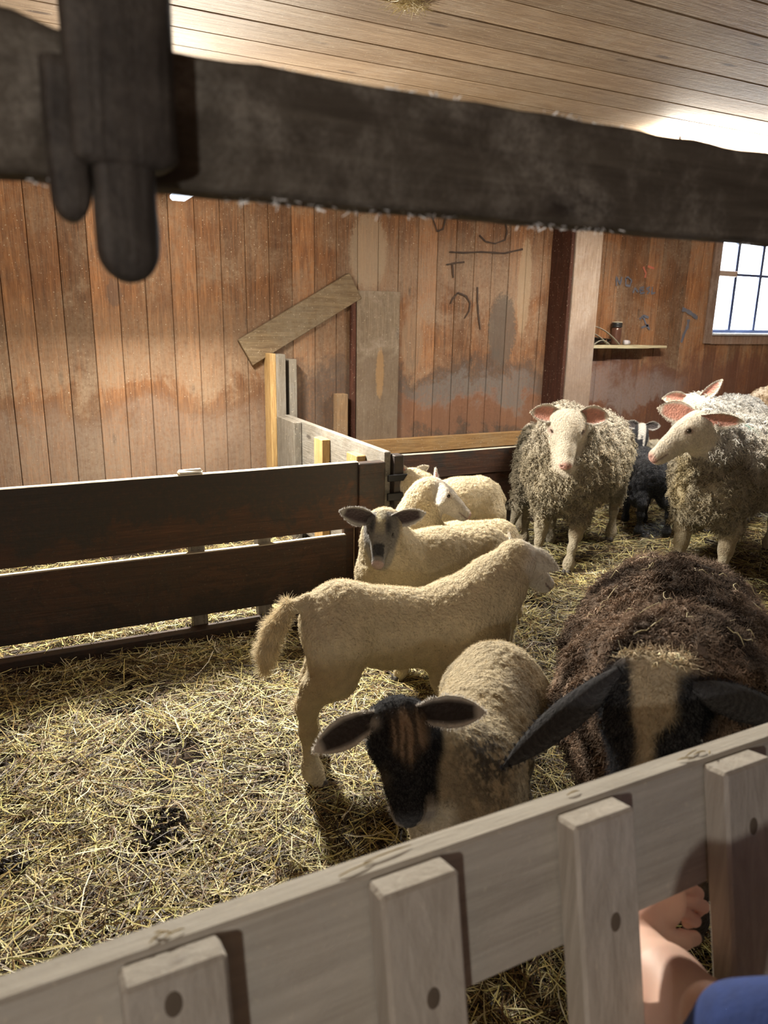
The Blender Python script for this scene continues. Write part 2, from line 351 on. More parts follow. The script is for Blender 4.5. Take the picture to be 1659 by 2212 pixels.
# box post against the wall
po = tag(empty('wall_post', (4.1, 4.88, 0)), 'square timber post boxed against the back wall, dusty grey face and dark brown side', 'post')
part('dark_side_board', MB().box((3.965, 4.76, 0), (3.995, 4.998, ZC), .003, c=(.5, .2, .7)), M_POSTD, po)
part('face_board', MB().box((3.997, 4.745, 0), (4.262, 4.775, ZC), .004, c=(.6, .5, .1)), M_POSTL, po)
part('far_side_board', MB().box((4.235, 4.776, 0), (4.262, 4.998, ZC), .003, c=(.2, .2, .7)), M_POSTD, po)

# boards nailed to the wall
def one(name, mb, mat, label, cat, group=None, loc=None, **k): return tag(mb.build(name, mat, loc=loc, **k), label, cat, group)
dg = MB(); ang = math.atan2(1.79 - 1.34, 2.17 - 1.38); L_ = .93; Mx = Matrix.Translation((1.38, 4.998, 1.34)) @ Matrix.Rotation(-ang, 4, 'Y')
dg.box((0, -.035, -.195), (L_, -.003, 0), .004, M=Mx, c=(.5, .3, .2)); dgo = one('diagonal_board', dg, wood('grey_diagonal_board', (.15, .10, .055), (.30, .22, .13), (.27, .23, .17), 'x', .5), 'short grey board nailed slantwise across the back wall boards', 'board', loc=(1.8, 4.98, 1.45))
vp = MB().box((2.25, 4.972, .60), (2.595, 4.998, 1.685), .003, c=(.4, .5, .6)); one('patch_board', vp, wood('patch_panel', (.19, .135, .085), (.31, .24, .165), (.36, .31, .25), 'z', .6, zdark=[(-1, .2, 1.18, 1.35, 2, 3, .7, (.13, .09, .06))], blobs=((2.44, 1.10, .035, .20, .45, (.40, .23, .09)),)), 'upright rectangular patch board covering a hatch in the back wall', 'board', loc=(2.42, 4.98, .60))
one('hatch_gap_batten', MB().box((2.205, 4.965, .2), (2.243, 4.998, 1.66), .003), M_POSTD, 'thin dark upright batten beside the left edge of the patch board', 'batten', loc=(2.22, 4.98, .2))
ps = tag(empty('wall_stud', (1.63, 4.93, 0)), 'tallest upright stud with fresh yellow sawn edge, beside the slanted board', 'post')
part('sawn_edge', MB().box((1.565, 4.86, 0), (1.605, 4.995, 1.255), .003), M_NEW, ps); part('weathered_face', MB().box((1.606, 4.862, 0), (1.675, 4.99, 1.25), .003), M_GREY, ps)
one('wall_stud', MB().box((1.712, 4.90, 0), (1.768, 4.995, 1.215), .003), M_GREY, 'thin grey upright stud just right of the yellow edged stud', 'post', loc=(1.74, 4.95, 0))
one('stub_post', MB().box((2.078, 4.91, .3), (2.158, 4.995, .965), .003), wood('stub_post_timber', (.15, .09, .05), (.30, .19, .10), (.2, .17, .12), 'z', .4), 'short stub post against the wall left of the patch board', 'post', loc=(2.12, 4.95, .3))

# left manger, long dark boards along x at y = 3.3
mg_ = tag(empty('hay_manger', (.0, 3.3, 0)), 'long dark wooden manger of two wide boards at the left, pale top edge', 'manger')
def edge_board(mb, x0, x1, y, z0, z1, th=.03, c=(.5, .5, .5), seg=24, wob=.006):
    """long board with edges slightly uneven from wear"""
    V = []; F = []; mb.edge = len(mb.f)
    for i in range(seg + 1):
        x = x0 + (x1 - x0) * i / seg; a = wob * (float(vnoise([x * 2.0, z0 * 9, 1], 1, 5)) - .5); b = wob * (float(vnoise([x * 2.3, z1 * 9, 4], 1, 6)) - .5)
        V += [(x, y, z0 + a), (x, y, z1 + b - .003), (x, y + .003, z1 + b), (x, y + th - .003, z1 + b), (x, y + th, z1 + b - .003), (x, y + th, z0 + a)]
    for i in range(seg):
        for k in range(6): F.append((i * 6 + k, i * 6 + (k + 1) % 6, (i + 1) * 6 + (k + 1) % 6, (i + 1) * 6 + k)[::-1])
    F.append(tuple(range(6))); F.append(tuple(seg * 6 + k for k in range(6))[::-1]); mb.add(V, F, c)
def painted_glare(o):      # lamp glare along the top edge, painted as a pale second material
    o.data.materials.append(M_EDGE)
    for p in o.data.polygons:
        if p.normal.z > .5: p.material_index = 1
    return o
mb = MB(); edge_board(mb, XL + .02, 1.50, 3.285, .47, .808, .032); painted_glare(part('upper_board', mb, M_FEED, mg_))
mb = MB(); edge_board(mb, XL + .02, 1.44, 3.29, .125, .435, .032, (.2, .7, .4)); painted_glare(part('lower_board', mb, M_FEED, mg_))
mb = MB(); edge_board(mb, XL + .02, 1.62, 3.25, -.03, .068, .07, (.7, .7, .4)); part('sill_beam', mb, M_FEED, mg_)
for x in (-1.1, .70, 1.02): part('upright', MB().box((x - .035, 3.323, -.02), (x + .035, 3.38, .79), .004, c=(random.random(), .4, .3)), M_GREY if x > 0 else M_FEED, mg_)
mb = MB().box((1.50, 3.27, .0), (1.645, 3.33, .80), .004, c=(.8, .3, .1)); part('end_post', mb, M_FEED, mg_)
mb = MB().box((.625, 3.29, .806), (.735, 3.325, .826), .008, jit=.004); one('wood_scrap', mb, plain('white_chip', (.75, .72, .66), .7), 'small white chip lying on the top edge of the left manger', 'offcut', loc=(.68, 3.31, .806))

part('end_board', MB().box((1.441, 3.322, .0), (1.499, 3.35, .79), .003, c=(.4, .3, .1)), M_FEED, mg_)
# side partition from the manger corner back to the wall
sp = tag(empty('side_partition', (1.66, 4.0, 0)), 'grey plank partition running from the manger corner back to the wall', 'partition')
part('top_plank', MB().box((1.655, 3.30, .56), (1.69, 4.85, .845), .004, c=(.4, .5, .9)), M_GREYY, sp)
part('lower_plank', MB().box((1.655, 3.30, .10), (1.69, 4.85, .50), .004, c=(.7, .5, .3)), M_GREYY, sp)
part('upright_board', MB().box((1.60, 4.50, .0), (1.652, 4.84, .84), .004, c=(.3, .5, .9)), M_GREY, sp)
part('cleat', MB().box((1.60, 4.02, .0), (1.653, 4.15, .80), .004, c=(.9, .5, .9)), M_NEW, sp)
part('cleat', MB().box((1.60, 3.52, .0), (1.653, 3.66, .79), .004, c=(.1, .5, .9)), M_NEW, sp)
part('corner_post', MB().box((1.692, 3.26, 0), (1.745, 3.33, .83), .004, c=(.1, .1, .9)), M_FEED, sp)
hg = MB(); hg.box((1.648, 3.245, .60), (1.77, 3.258, .64), .003); hg.tube([(1.77, 3.25, .58), (1.77, 3.25, .68)], .012, 10); hg.tube([(1.72, 3.235, .50), (1.69, 3.22, .46)], .006, 8); hg.box((1.648, 3.245, .70), (1.76, 3.256, .735), .003)
part('iron_hinge', hg, M_IRON, sp)

# rear manger along the wall
rm = tag(empty('wall_manger', (2.8, 4.4, 0)), 'dark manger below the back wall, behind the white lambs', 'manger')
mb = MB(); edge_board(mb, 1.70, 3.95, 4.385, .0, .42, .03); part('lower_board', mb, M_FEED, rm)
mb = MB(); edge_board(mb, 1.70, 3.95, 4.375, .43, .60, .035, (.2, .1, .8)); painted_glare(part('upper_board', mb, M_FEED, rm))
part('back_plank', MB().box((1.72, 4.93, .50), (3.95, 4.968, .615), .004, c=(.5, .3, .8)), M_PLANK, rm)

# ------------------------------------------------ shelf and its things
shf = one('wall_shelf', MB().box((4.27, 4.83, 1.285), (4.60, 4.995, 1.312), .004, c=(.3, .4, .3)).box((4.602, 4.85, 1.282), (4.98, 4.995, 1.310), .004, c=(.8, .4, .3)).box((4.985, 4.88, 1.284), (5.22, 4.995, 1.306), .004, c=(.1, .4, .3)), M_SHELF, 'small pale wooden shelf of three boards beside the box post', 'shelf', loc=(4.7, 4.95, 1.285))
jr = tag(empty('jar', (4.66, 4.93, 1.312)), 'brown lidded jar standing on the wall shelf', 'jar')
jp = MB().lathe([(.0, .0), (.038, .0), (.042, .008), (.042, .125), (.038, .14), (.034, .146)], (4.66, 4.93, 1.312)); part('jar_body', jp, plain('brown_glass', (.10, .045, .03), .2, 0, .6), jr, smooth=True)
jl = MB().lathe([(.034, .144), (.044, .146), (.044, .156), (.041, .158), (.044, .160), (.044, .178), (.040, .184), (.0, .185)], (4.66, 4.93, 1.312)); part('jar_lid', jl, plain('black_lid', (.02, .02, .02), .4), jr, smooth=True)
part('lid_top', MB().lathe([(.0, .1855), (.043, .1855), (.043, .190), (.0, .191)], (4.66, 4.93, 1.312)), plain('pale_lid_top', (.6, .56, .42), .6), jr)
rl = MB().tube([(4.735, 4.90, 1.333), (4.79, 4.91, 1.331)], .02, 14); one('twine_roll', rl, plain('pale_grey_roll', (.55, .52, .55), .7, bump=.5), 'small pale rolled bundle right of the brown jar on the shelf', 'roll', loc=(4.76, 4.905, 1.313), smooth=True)
hb = tag(empty('halter_pile', (4.45, 4.9, 1.312)), 'heap of dark straps and halters on the shelf left of the jar', 'halters')
def strap(pts, w_, name, mat):
    V = []; F = []
    for i, p in enumerate(pts):
        V += [(p[0], p[1] - w_ / 2, p[2]), (p[0], p[1] + w_ / 2, p[2]), (p[0], p[1] + w_ / 2, p[2] - .004), (p[0], p[1] - w_ / 2, p[2] - .004)]
    for i in range(len(pts) - 1):
        for k in range(4): F.append((i * 4 + k, i * 4 + (k + 1) % 4, (i + 1) * 4 + (k + 1) % 4, (i + 1) * 4 + k))
    F.append((0, 1, 2, 3)[::-1]); n = (len(pts) - 1) * 4; F.append((n, n + 1, n + 2, n + 3)); m_ = MB(); m_.add(V, F); return part(name, m_, mat, hb)
M_ST = plain('pale_leather_strap', (.38, .36, .29), .5); M_ST2 = plain('black_leather_strap', (.03, .022, .018), .4)
strap([(4.285 + .36 * t, 4.87, 1.318 + .15 * math.sin(math.pi * (.46 + .54 * t)) ** .9) for t in np.linspace(0, 1, 16)], .02, 'strap', M_ST)
strap([(4.285 + .24 * t, 4.885, 1.318 + .10 * math.cos(math.pi * .5 * t) ** .8) for t in np.linspace(0, 1, 14)], .02, 'strap', M_ST)
strap([(4.36 + .17 * t, 4.86, 1.318 + .035 * math.sin(math.pi * t)) for t in np.linspace(0, 1, 12)], .015, 'strap', M_ST)
for i in range(10): 
    a = random.random() * 6; strap([(4.33 + .028 * i + .04 * math.cos(a + u), 4.88 + .008 * i, 1.350 + (.03 - .002 * i) * math.sin(a + u)) for u in np.linspace(0, 5.2, 16)], .03, 'strap', M_ST2)

# ------------------------------------------------ paint and scribbles on the wall
def stroke(pts, w_, mb, y=4.9925):
    pts = [np.array(p, float) for p in pts]
    P = []
    for i in range(len(pts) - 1):
        for t in np.linspace(0, 1, 5, endpoint=(i == len(pts) - 2)): P.append(pts[i] * (1 - t) + pts[i + 1] * t)
    V = []; F = []
    for i, p in enumerate(P):
        t = P[min(i + 1, len(P) - 1)] - P[max(0, i - 1)]; n = np.array([-t[1], t[0]]) / (np.linalg.norm(t) + 1e-9) * w_ * (.35 + .35 * random.random())
        V += [(p[0] + n[0], y, p[1] + n[1]), (p[0] - n[0], y, p[1] - n[1])]
    for i in range(len(P) - 1): F.append((2 * i, 2 * i + 1, 2 * i + 3, 2 * i + 2))
    mb.add(V, F)
def W(px, py):       # point on the wall face seen at a photo pixel
    d = cR * (px - 829.5) + cD * (py - 1106) + cF * 1597.0; k = (4.99 - CAM[1]) / d[1]; p = CAM + d * k; return (p[0], p[2])
def scribble(name, strokes, w_, mat, label):
    mb = MB()
    for s in strokes: stroke([W(*p) for p in s], w_, mb)
    o = mb.build(name, mat); return tag(o, label, 'scribble')
M_BLUEP = plain('faded_blue_grey_paint', (.12, .125, .16), .8); M_CHAR = plain('charcoal_line', (.055, .035, .025), .9); M_REDP = plain('faded_red_paint', (.45, .13, .08), .8)
scribble('chalk_writing', [[(1332, 618), (1332, 598), (1340, 614), (1344, 598)], [(1353, 600), (1352, 616), (1361, 618), (1365, 606), (1357, 598), (1353, 601)],
    [(1368, 633), (1372, 622), (1379, 631)], [(1392, 620), (1383, 622), (1384, 634), (1393, 632)], [(1384, 627), (1391, 626)], [(1405, 620), (1397, 623), (1404, 629), (1398, 635)], [(1410, 620), (1408, 635), (1416, 632)]], .015, M_BLUEP, 'faded blue grey hand writing above the jar on the wall')
scribble('paint_mark', [[(1474, 668), (1482, 670), (1495, 678), (1507, 688)], [(1488, 690), (1486, 705), (1478, 722), (1472, 740)]], .032, M_BLUEP, 'faded blue hook shaped paint stroke left of the window')
scribble('chalk_mark', [[(1382, 690), (1390, 682), (1402, 686)], [(1390, 684), (1396, 700), (1404, 712)], [(1402, 702), (1386, 708)]], .018, M_BLUEP, 'small faded blue scrawl between the jar and the hook shaped stroke')
scribble('red_smear', [[(1390, 576), (1396, 590), (1394, 600)], [(1400, 575), (1414, 580)]], .016, M_REDP, 'faint red smear above the faded writing')
scribble('charcoal_scribble', [[(972, 544), (1000, 546), (1040, 544), (1090, 547), (1130, 538)], [(964, 572), (985, 568), (1004, 566)], [(978, 572), (980, 600)], [(1036, 508), (1050, 522), (1070, 526), (1092, 518), (1096, 500), (1092, 478)],
    [(978, 646), (990, 632), (1008, 640), (1016, 655), (1014, 672), (1004, 688)], [(978, 646), (974, 656)], [(1032, 620), (1032, 650), (1034, 680), (1038, 712)], [(932, 462), (945, 500), (958, 494), (963, 470)]], .012, M_CHAR, 'thin dark curling scribbles on the back wall below the foreground rail')

# ------------------------------------------------ lamps
hl = tag(empty('hanging_lamp', POLAMP), 'small white lamp hanging in front of the back wall, half hidden behind the foreground latch', 'lamp')
x, y, z = POLAMP
part('lamp_housing', MB().box((x - .055, y - .30, z + .02), (x + .055, y + .30, z + .05), .008), plain('white_lamp_housing', (.7, .72, .75), .5), hl)
part('lamp_diffuser', MB().box((x - .045, y - .29, z - .02), (x + .045, y + .29, z + .019), .012), emis('lit_cool_diffuser', (.75, .85, 1.0), 2.5), hl)
part('lamp_cord', MB().tube([(x, y, z + .05), (x, y, ZC - .001)], .004, 8), M_IRON, hl)
tl = tag(empty('tube_lamp', (3.85, 3.3, 2.4)), 'tube lamp under the ceiling on the right, hidden behind the foreground rail', 'lamp')
part('lamp_housing', MB().box((3.3, 3.26, 2.355), (4.4, 3.34, 2.385), .006), plain('tube_lamp_housing', (.7, .7, .7), .5), tl)
part('lamp_tube', MB().tube([(3.32, 3.3, 2.343), (4.38, 3.3, 2.343)], .011, 12), emis('lit_tube', (1, .95, .85), 12), tl, smooth=True)
for xx in (3.45, 4.3): part('lamp_bracket', MB().tube([(xx, 3.3, 2.385), (xx, 3.3, ZC - .001)], .006, 8), M_IRON, tl)
al = tag(empty('aisle_lamp', (-1.1, -1.2, 1.7)), 'round globe lamp on a long stem from the ceiling, out of view in the aisle', 'lamp')
part('lamp_globe', MB().lathe([(0, -.05), (.06, -.045), (.09, -.02), (.1, .02), (.1, .03), (0, .03)], (-1.1, -1.2, 1.73)), emis('lit_globe', (1, .95, .88), 6), al, smooth=True)
part('lamp_base', MB().lathe([(.0, .031), (.11, .031), (.11, .06), (.03, .07), (.008, .10), (.008, .769), (0, .769)], (-1.1, -1.2, 1.73)), M_IRON, al)

# ------------------------------------------------ foreground fence and rail
FA = R(12.0)     # the fence leans away from the viewer at the top
FM = Matrix.Translation((0, .572, .95)) @ Matrix.Rotation(-FA, 4, 'X')
ff = tag(empty('pen_fence', (.6, .45, 0)), 'pale wooden pen fence across the foreground, wide rail with upright battens', 'fence')
BATS = []
def fpart(name, lo, hi, mat, c): 
    mb = MB().box(lo, hi, .004, M=FM, c=c); return part(name, mb, mat, ff)
fpart('top_rail', (-1.5, 0, -.166), (3.2, .040, 0), M_FENCEX, (.5, .5, .2)); fpart('bottom_rail', (-1.5, 0, -.84), (3.2, .04, -.66), M_FENCEX, (.3, .9, .2))
for i, x in enumerate(np.arange(-1.17, 3.1, .2405)):
    BAT = fpart('batten', (x, -.0385, -.955), (x + .089, -.0005, -.004), M_FENCE, (random.random(), random.random(), random.random())); BATS.append((x, BAT))
# knots showing on the battens' faces
kn = plain('dark_knot', (.11, .085, .06), .8)
for i, (x, z) in enumerate(((.321, -.125), (.563, -.13), (.80, -.085), (.072, -.03), (.80, -.30))):
    k_ = MB().lathe([(0, 0), (.0078, 0), (.007, .0004), (0, .0006)], (0, 0, 0), 14)
    k_.v = [tuple(FM @ Vector((x + v[0], -.0387 - v[2], z + v[1] * 1.5))) for v in k_.v]; ko = k_.build('knot', kn); bt = [b for bx, b in BATS if bx <= x <= bx + .09][0]; bpy.context.view_layer.update(); ko.parent = bt; ko.matrix_parent_inverse = bt.matrix_world.inverted()
# big rail above, right in front of the lens
br = tag(empty('overhead_rail', (.4, .6, 1.6)), 'thick dirty wooden rail close in front at the top of the view', 'rail')
mb = MB(); V = []; F = []; seg = 150
for i in range(seg + 1):
    x = -1.2 + 3.6 * i / seg; P4 = lambda k: [x * 9, k * 3.1, 0]
    a = .004 * (float(vnoise([x * 30, 1, 0], 1, 1)) - .5); b_ = .005 * (float(vnoise([x * 34, 7, 0], 1, 2)) - .5)
    zl, zh = 1.590 + a + .004 * (x > .8) * (x - .8), 1.682 + b_ - .004 * (x > .5) * (x - .5) + .010 * max(0, min(1, (.06 - x) / .04))
    V += [(x, .600, zl + .003), (x, .600, zh - .003), (x, .603, zh), (x, .636, zh), (x, .640, zh - .003), (x, .640, zl + .003), (x, .636, zl), (x, .603, zl)]
for i in range(seg):
    for k in range(8): F.append((i * 8 + k, i * 8 + (k + 1) % 8, (i + 1) * 8 + (k + 1) % 8, (i + 1) * 8 + k)[::-1])
F.append(tuple(range(8))); F.append(tuple(seg * 8 + k for k in range(8))[::-1]); mb.add(V, F, (.5, .5, .5))
part('rail_beam', mb, M_BEAM, br)
# latch hanging over the foreground rail
lt = tag(empty('wooden_latch', (.085, .585, 1.6)), 'blurred black wooden latch with a rounded peg hanging over the rail at upper left', 'latch')
def soft_block(x0, x1, y0, y1, z0, z1, r, rb):
    """upright bar with a rounded lower end"""
    V = []; F = []; rows = []
    for t in np.linspace(0, 1, 9):
        a = t * math.pi / 2; rows.append((z0 + rb * (1 - math.sin(a)), math.cos(a)))
    rows = [(z0 + rb * (1 - math.cos(t * math.pi / 2)), math.sin(t * math.pi / 2)) for t in np.linspace(.05, 1, 8)] + [(z0 + rb + (z1 - z0 - rb) * t, 1.0) for t in np.linspace(.1, 1, 10)]
    n = 20
    for z, s in rows:
        for k in range(n):
            an = 2 * math.pi * k / n; ca, sa = math.cos(an), math.sin(an); e = .45
            px = (x0 + x1) / 2 + (x1 - x0) / 2 * math.copysign(abs(ca) ** e, ca) * s; py = (y0 + y1) / 2 + (y1 - y0) / 2 * math.copysign(abs(sa) ** e, sa) * (.5 + .5 * s)
            d = .002 * (float(vnoise([px * 60, py * 60, z * 40], 1, 9)) - .5); V.append((px + d, py + d, z))
    for i in range(len(rows) - 1):
        for k in range(n): F.append((i * n + k, i * n + (k + 1) % n, (i + 1) * n + (k + 1) % n, (i + 1) * n + k))
    F.append(tuple(range(n))[::-1]); F.append(tuple((len(rows) - 1) * n + k for k in range(n))); m_ = MB(); m_.add(V, F); return m_
part('latch_block', soft_block(.050, .120, .560, .597, 1.592, 1.78, .01, .012), M_LATCH, lt, smooth=True)
part('latch_peg', soft_block(.0625, .104, .562, .592, 1.521, 1.625, .01, .022), M_LATCH, lt, smooth=True)
part('latch_wedge', soft_block(.036, .062, .570, .598, 1.560, 1.66, .01, .02), M_LATCH, lt, smooth=True)

# ------------------------------------------------ smooth solid modelling in numpy
def nrm(v): v = np.asarray(v, float); return v / (np.linalg.norm(v) + 1e-12)
class SDF:
    def __init__(s): s.p = []
    def cap(s, a, b, ra, rb, k=.03, q=1.0, sub=False):        # tapered limb, q squashes it sideways (local y)
        a = np.array(a, float); b = np.array(b, float); r = max(ra, rb) * max(1, q)
        s.p.append(('c', a, b, ra, rb, k, q, sub, np.minimum(a, b) - r, np.maximum(a, b) + r)); return s
    def chain(s, pts, rad, k=.02, q=1.0):
        for i in range(len(pts) - 1): s.cap(pts[i], pts[i + 1], rad[i], rad[i + 1], k, q)
        return s
    def ell(s, c, r, ax=None, k=.02, sub=False):
        c = np.array(c, float); r = np.array(r, float); ax = np.eye(3) if ax is None else ax; e = np.abs(ax.T) @ r
        s.p.append(('e', c, r, ax, 0, k, 0, sub, c - e, c + e)); return s
    def ev(s, P):
        d = np.full(len(P), .5, dtype=np.float64)
        for pr in s.p:
            k = pr[5]; m = k + .035; I = np.nonzero(((P > pr[8] - m) & (P < pr[9] + m)).all(1))[0]
            if not len(I): continue
            Q = P[I]
            if pr[0] == 'c':
                a, b, ra, rb, q = pr[1], pr[2], pr[3], pr[4], pr[6]; sc = np.array([1, 1 / q, 1]); a_ = a * sc; b_ = b * sc; Q_ = Q * sc
                ab = b_ - a_; t = np.clip(((Q_ - a_) @ ab) / (ab @ ab + 1e-12), 0, 1); dd = (np.linalg.norm(Q_ - a_ - t[:, None] * ab, axis=1) - (ra + (rb - ra) * t)) * min(1, q)
            else:
                L = (Q - pr[1]) @ pr[3].T; k0 = np.linalg.norm(L / pr[2], axis=1); k1 = np.linalg.norm(L / pr[2] ** 2, axis=1) + 1e-9; dd = k0 * (k0 - 1) / k1
            o = d[I]
            if pr[7]: h = np.maximum(k - np.abs(-dd - o), 0) / k; d[I] = np.maximum(o, -dd) + h * h * k * .25
            else: h = np.maximum(k - np.abs(dd - o), 0) / k; d[I] = np.minimum(o, dd) - h * h * k * .25
        return d
    def mesh(s, h, zmin=None):
        lo = np.min([p[8] for p in s.p if not p[7]], 0) - 3 * h; hi = np.max([p[9] for p in s.p if not p[7]], 0) + 3 * h
        B = 6; nb = np.ceil((hi - lo) / (B * h)).astype(int); n = nb * B + 1
        bc = np.stack(np.meshgrid(*[np.arange(k) for k in nb], indexing='ij'), -1).reshape(-1, 3)
        cd = s.ev(lo + (bc + .5) * B * h); act = bc[np.abs(cd) < B * h * 1.35]
        G = np.full(n, .5, dtype=np.float32)
        o = np.stack(np.meshgrid(*[np.arange(B + 1)] * 3, indexing='ij'), -1).reshape(-1, 3)
        idx = (act[:, None, :] * B + o[None]).reshape(-1, 3); flat = np.unique(np.ravel_multi_index(idx.T, n)); ii = np.stack(np.unravel_index(flat, n), -1)
        # interior cells far from the surface keep their sign
        cb = cd.reshape(nb); G[:-1, :-1, :-1] = np.repeat(np.repeat(np.repeat(np.where(cb < 0, -.5, .5), B, 0), B, 1), B, 2)
        G.ravel()[flat] = s.ev(lo + ii * h)
        ins = G < 0; c = np.zeros(n - 1, dtype=np.int8)
        for dx in (0, 1):
            for dy in (0, 1):
                for dz in (0, 1): c += ins[dx:n[0] - 1 + dx, dy:n[1] - 1 + dy, dz:n[2] - 1 + dz]
        cells = np.stack(np.nonzero((c > 0) & (c < 8)), -1); vid = np.full(n - 1, -1, dtype=np.int32); vid[tuple(cells.T)] = np.arange(len(cells))
        acc = np.zeros((len(cells), 3)); cnt = np.zeros(len(cells)); cs = [np.array([x, y, z]) for x in (0, 1) for y in (0, 1) for z in (0, 1)]
        for a in cs:
            for b in cs:
                if (b - a).sum() == 1 and (b >= a).all():
                    va = G[tuple((cells + a).T)]; vb = G[tuple((cells + b).T)]; m = (va < 0) != (vb < 0); t = np.where(m, va / np.where(m, va - vb, 1), 0)
                    acc[m] += (a + t[:, None] * (b - a))[m]; cnt += m
        V = lo + (cells + acc / cnt[:, None]) * h; F = []
        for ax in range(3):
            sl0 = [slice(0, n[i] - 1) for i in range(3)]; sl1 = list(sl0); sl1[ax] = slice(1, n[ax])
            a = ins[tuple(sl0)]; b = ins[tuple(sl1)]; e = np.stack(np.nonzero(a != b), -1); u, v = (ax + 1) % 3, (ax + 2) % 3
            e = e[(e[:, u] > 0) & (e[:, v] > 0)]; st = a[tuple(e.T)]; du = np.eye(3, dtype=int)[u]; dv = np.eye(3, dtype=int)[v]
            q = np.stack([vid[tuple((e - du - dv).T)], vid[tuple((e - dv).T)], vid[tuple(e.T)], vid[tuple((e - du).T)]], 1); q[~st] = q[~st][:, ::-1]; F.append(q)
        F = np.concatenate(F); F = F[(F >= 0).all(1)]
        for _ in range(2): g, d = s.grad(V); V = V - np.clip(d, -h, h)[:, None] * g
        return V, F, s.grad(V)[0]
    def grad(s, V, e=.0015):
        d = s.ev(V); g = np.stack([s.ev(V + np.eye(3)[i] * e) - d for i in range(3)], 1) / e; return g / (np.linalg.norm(g, axis=1, keepdims=True) + 1e-9), d

def ribbons(P, Wd, side, col):
    """P (n,k,3) centre lines, Wd (n,k) half widths, side (n,3), col (n,k,3) -> verts, quads, colours"""
    n, k, _ = P.shape; V = np.stack([P - side[:, None] * Wd[..., None], P + side[:, None] * Wd[..., None]], 2).reshape(-1, 3)
    b = (np.arange(n)[:, None] * k + np.arange(k - 1)[None]).ravel() * 2; Q = np.stack([b, b + 1, b + 3, b + 2], 1); return V, Q, np.repeat(col.reshape(-1, 3), 2, axis=0)
def tubes3(P, Wd, e1, e2, col, m=3):
    n, k, _ = P.shape; an = np.arange(m) * 2 * np.pi / m
    V = (P[:, :, None] + Wd[..., None, None] * (np.cos(an)[None, None, :, None] * e1[:, None, None] + np.sin(an)[None, None, :, None] * e2[:, None, None])).reshape(-1, 3)
    b = (np.arange(n)[:, None] * k + np.arange(k - 1)[None]).ravel()[:, None] * m + np.arange(m)[None]; b2 = (np.arange(n)[:, None] * k + np.arange(k - 1)[None]).ravel()[:, None] * m + (np.arange(m)[None] + 1) % m
    Q = np.stack([b, b2, b2 + m, b + m], -1).reshape(-1, 4); return V, Q, np.repeat(col.reshape(-1, 3), m, axis=0)
def perp(N):
    a = np.where(np.abs(N[:, 2:3]) < .9, np.array([[0, 0, 1.]]), np.array([[1., 0, 0]])); e1 = np.cross(N, a); e1 /= np.linalg.norm(e1, axis=1, keepdims=True); return e1, np.cross(N, e1)
def scatter(V, F, Nn, w, n, rng):
    """n random points on quads with weight w per vertex"""
    A = np.linalg.norm(np.cross(V[F[:, 2]] - V[F[:, 0]], V[F[:, 3]] - V[F[:, 1]]), axis=1) * w[F].mean(1); A = np.maximum(A, 0); f = rng.choice(len(F), n, p=A / A.sum())
    u, v = rng.random((2, n)); wt = np.stack([(1 - u) * (1 - v), u * (1 - v), u * v, (1 - u) * v], 1)
    return (V[F[f]] * wt[..., None]).sum(1), nrm_rows((Nn[F[f]] * wt[..., None]).sum(1)), f, wt
def nrm_rows(a): return a / (np.linalg.norm(a, axis=1, keepdims=True) + 1e-9)

# ------------------------------------------------ sheep
def ear_geo(base, e, nrml, L, Wd, rng, droop=.0, curl=1.2):
    """leaf shaped ear with a hollow inner side; returns verts, quads, (t, s, inner) per vertex"""
    e = nrm(e); nrml = np.array(nrml, float); nrml = nrm(nrml - e * (nrml @ e)); lat = np.cross(nrml, e)
    nt, ns = 22, 13; T = np.linspace(0, 1, nt); wt = np.interp(T, [0, .08, .22, .45, .65, .82, .93, 1], [.40, .52, .80, 1, .90, .62, .34, .03]) * Wd
    V = []; info = []
    for inner in (1, 0):
        for i, t in enumerate(T):
            a = curl * (1.25 - .8 * t)
            for j in range(ns):
                s_ = -1 + 2 * j / (ns - 1); lt_ = wt[i] * math.sin(s_ * a) / max(math.sin(min(a, math.pi / 2)), .2); dp = wt[i] * (1 - math.cos(s_ * a)) / max(math.sin(min(a, math.pi / 2)), .2)
                p = base + e * (t * L) + lat * lt_ + nrml * (dp * .75) - np.array([0, 0, 1.]) * droop * t * t * L
                if not inner: p = p - nrml * (.006 * (1 - s_ ** 4) * (1 - .6 * t) * L / .13) 
                V.append(p); info.append((t, s_, inner))
    F = []; n = nt * ns
    for i in range(nt - 1):
        for j in range(ns - 1):
            a = i * ns + j; F.append((a, a + 1, a + ns + 1, a + ns)); F.append((n + a, n + a + ns, n + a + ns + 1, n + a + 1))
        a = i * ns; F.append((a, a + ns, n + a + ns, n + a)); a = i * ns + ns - 1; F.append((a, n + a, n + a + ns, a + ns))
    return np.array(V), np.array(F), np.array(info), nrml, lat
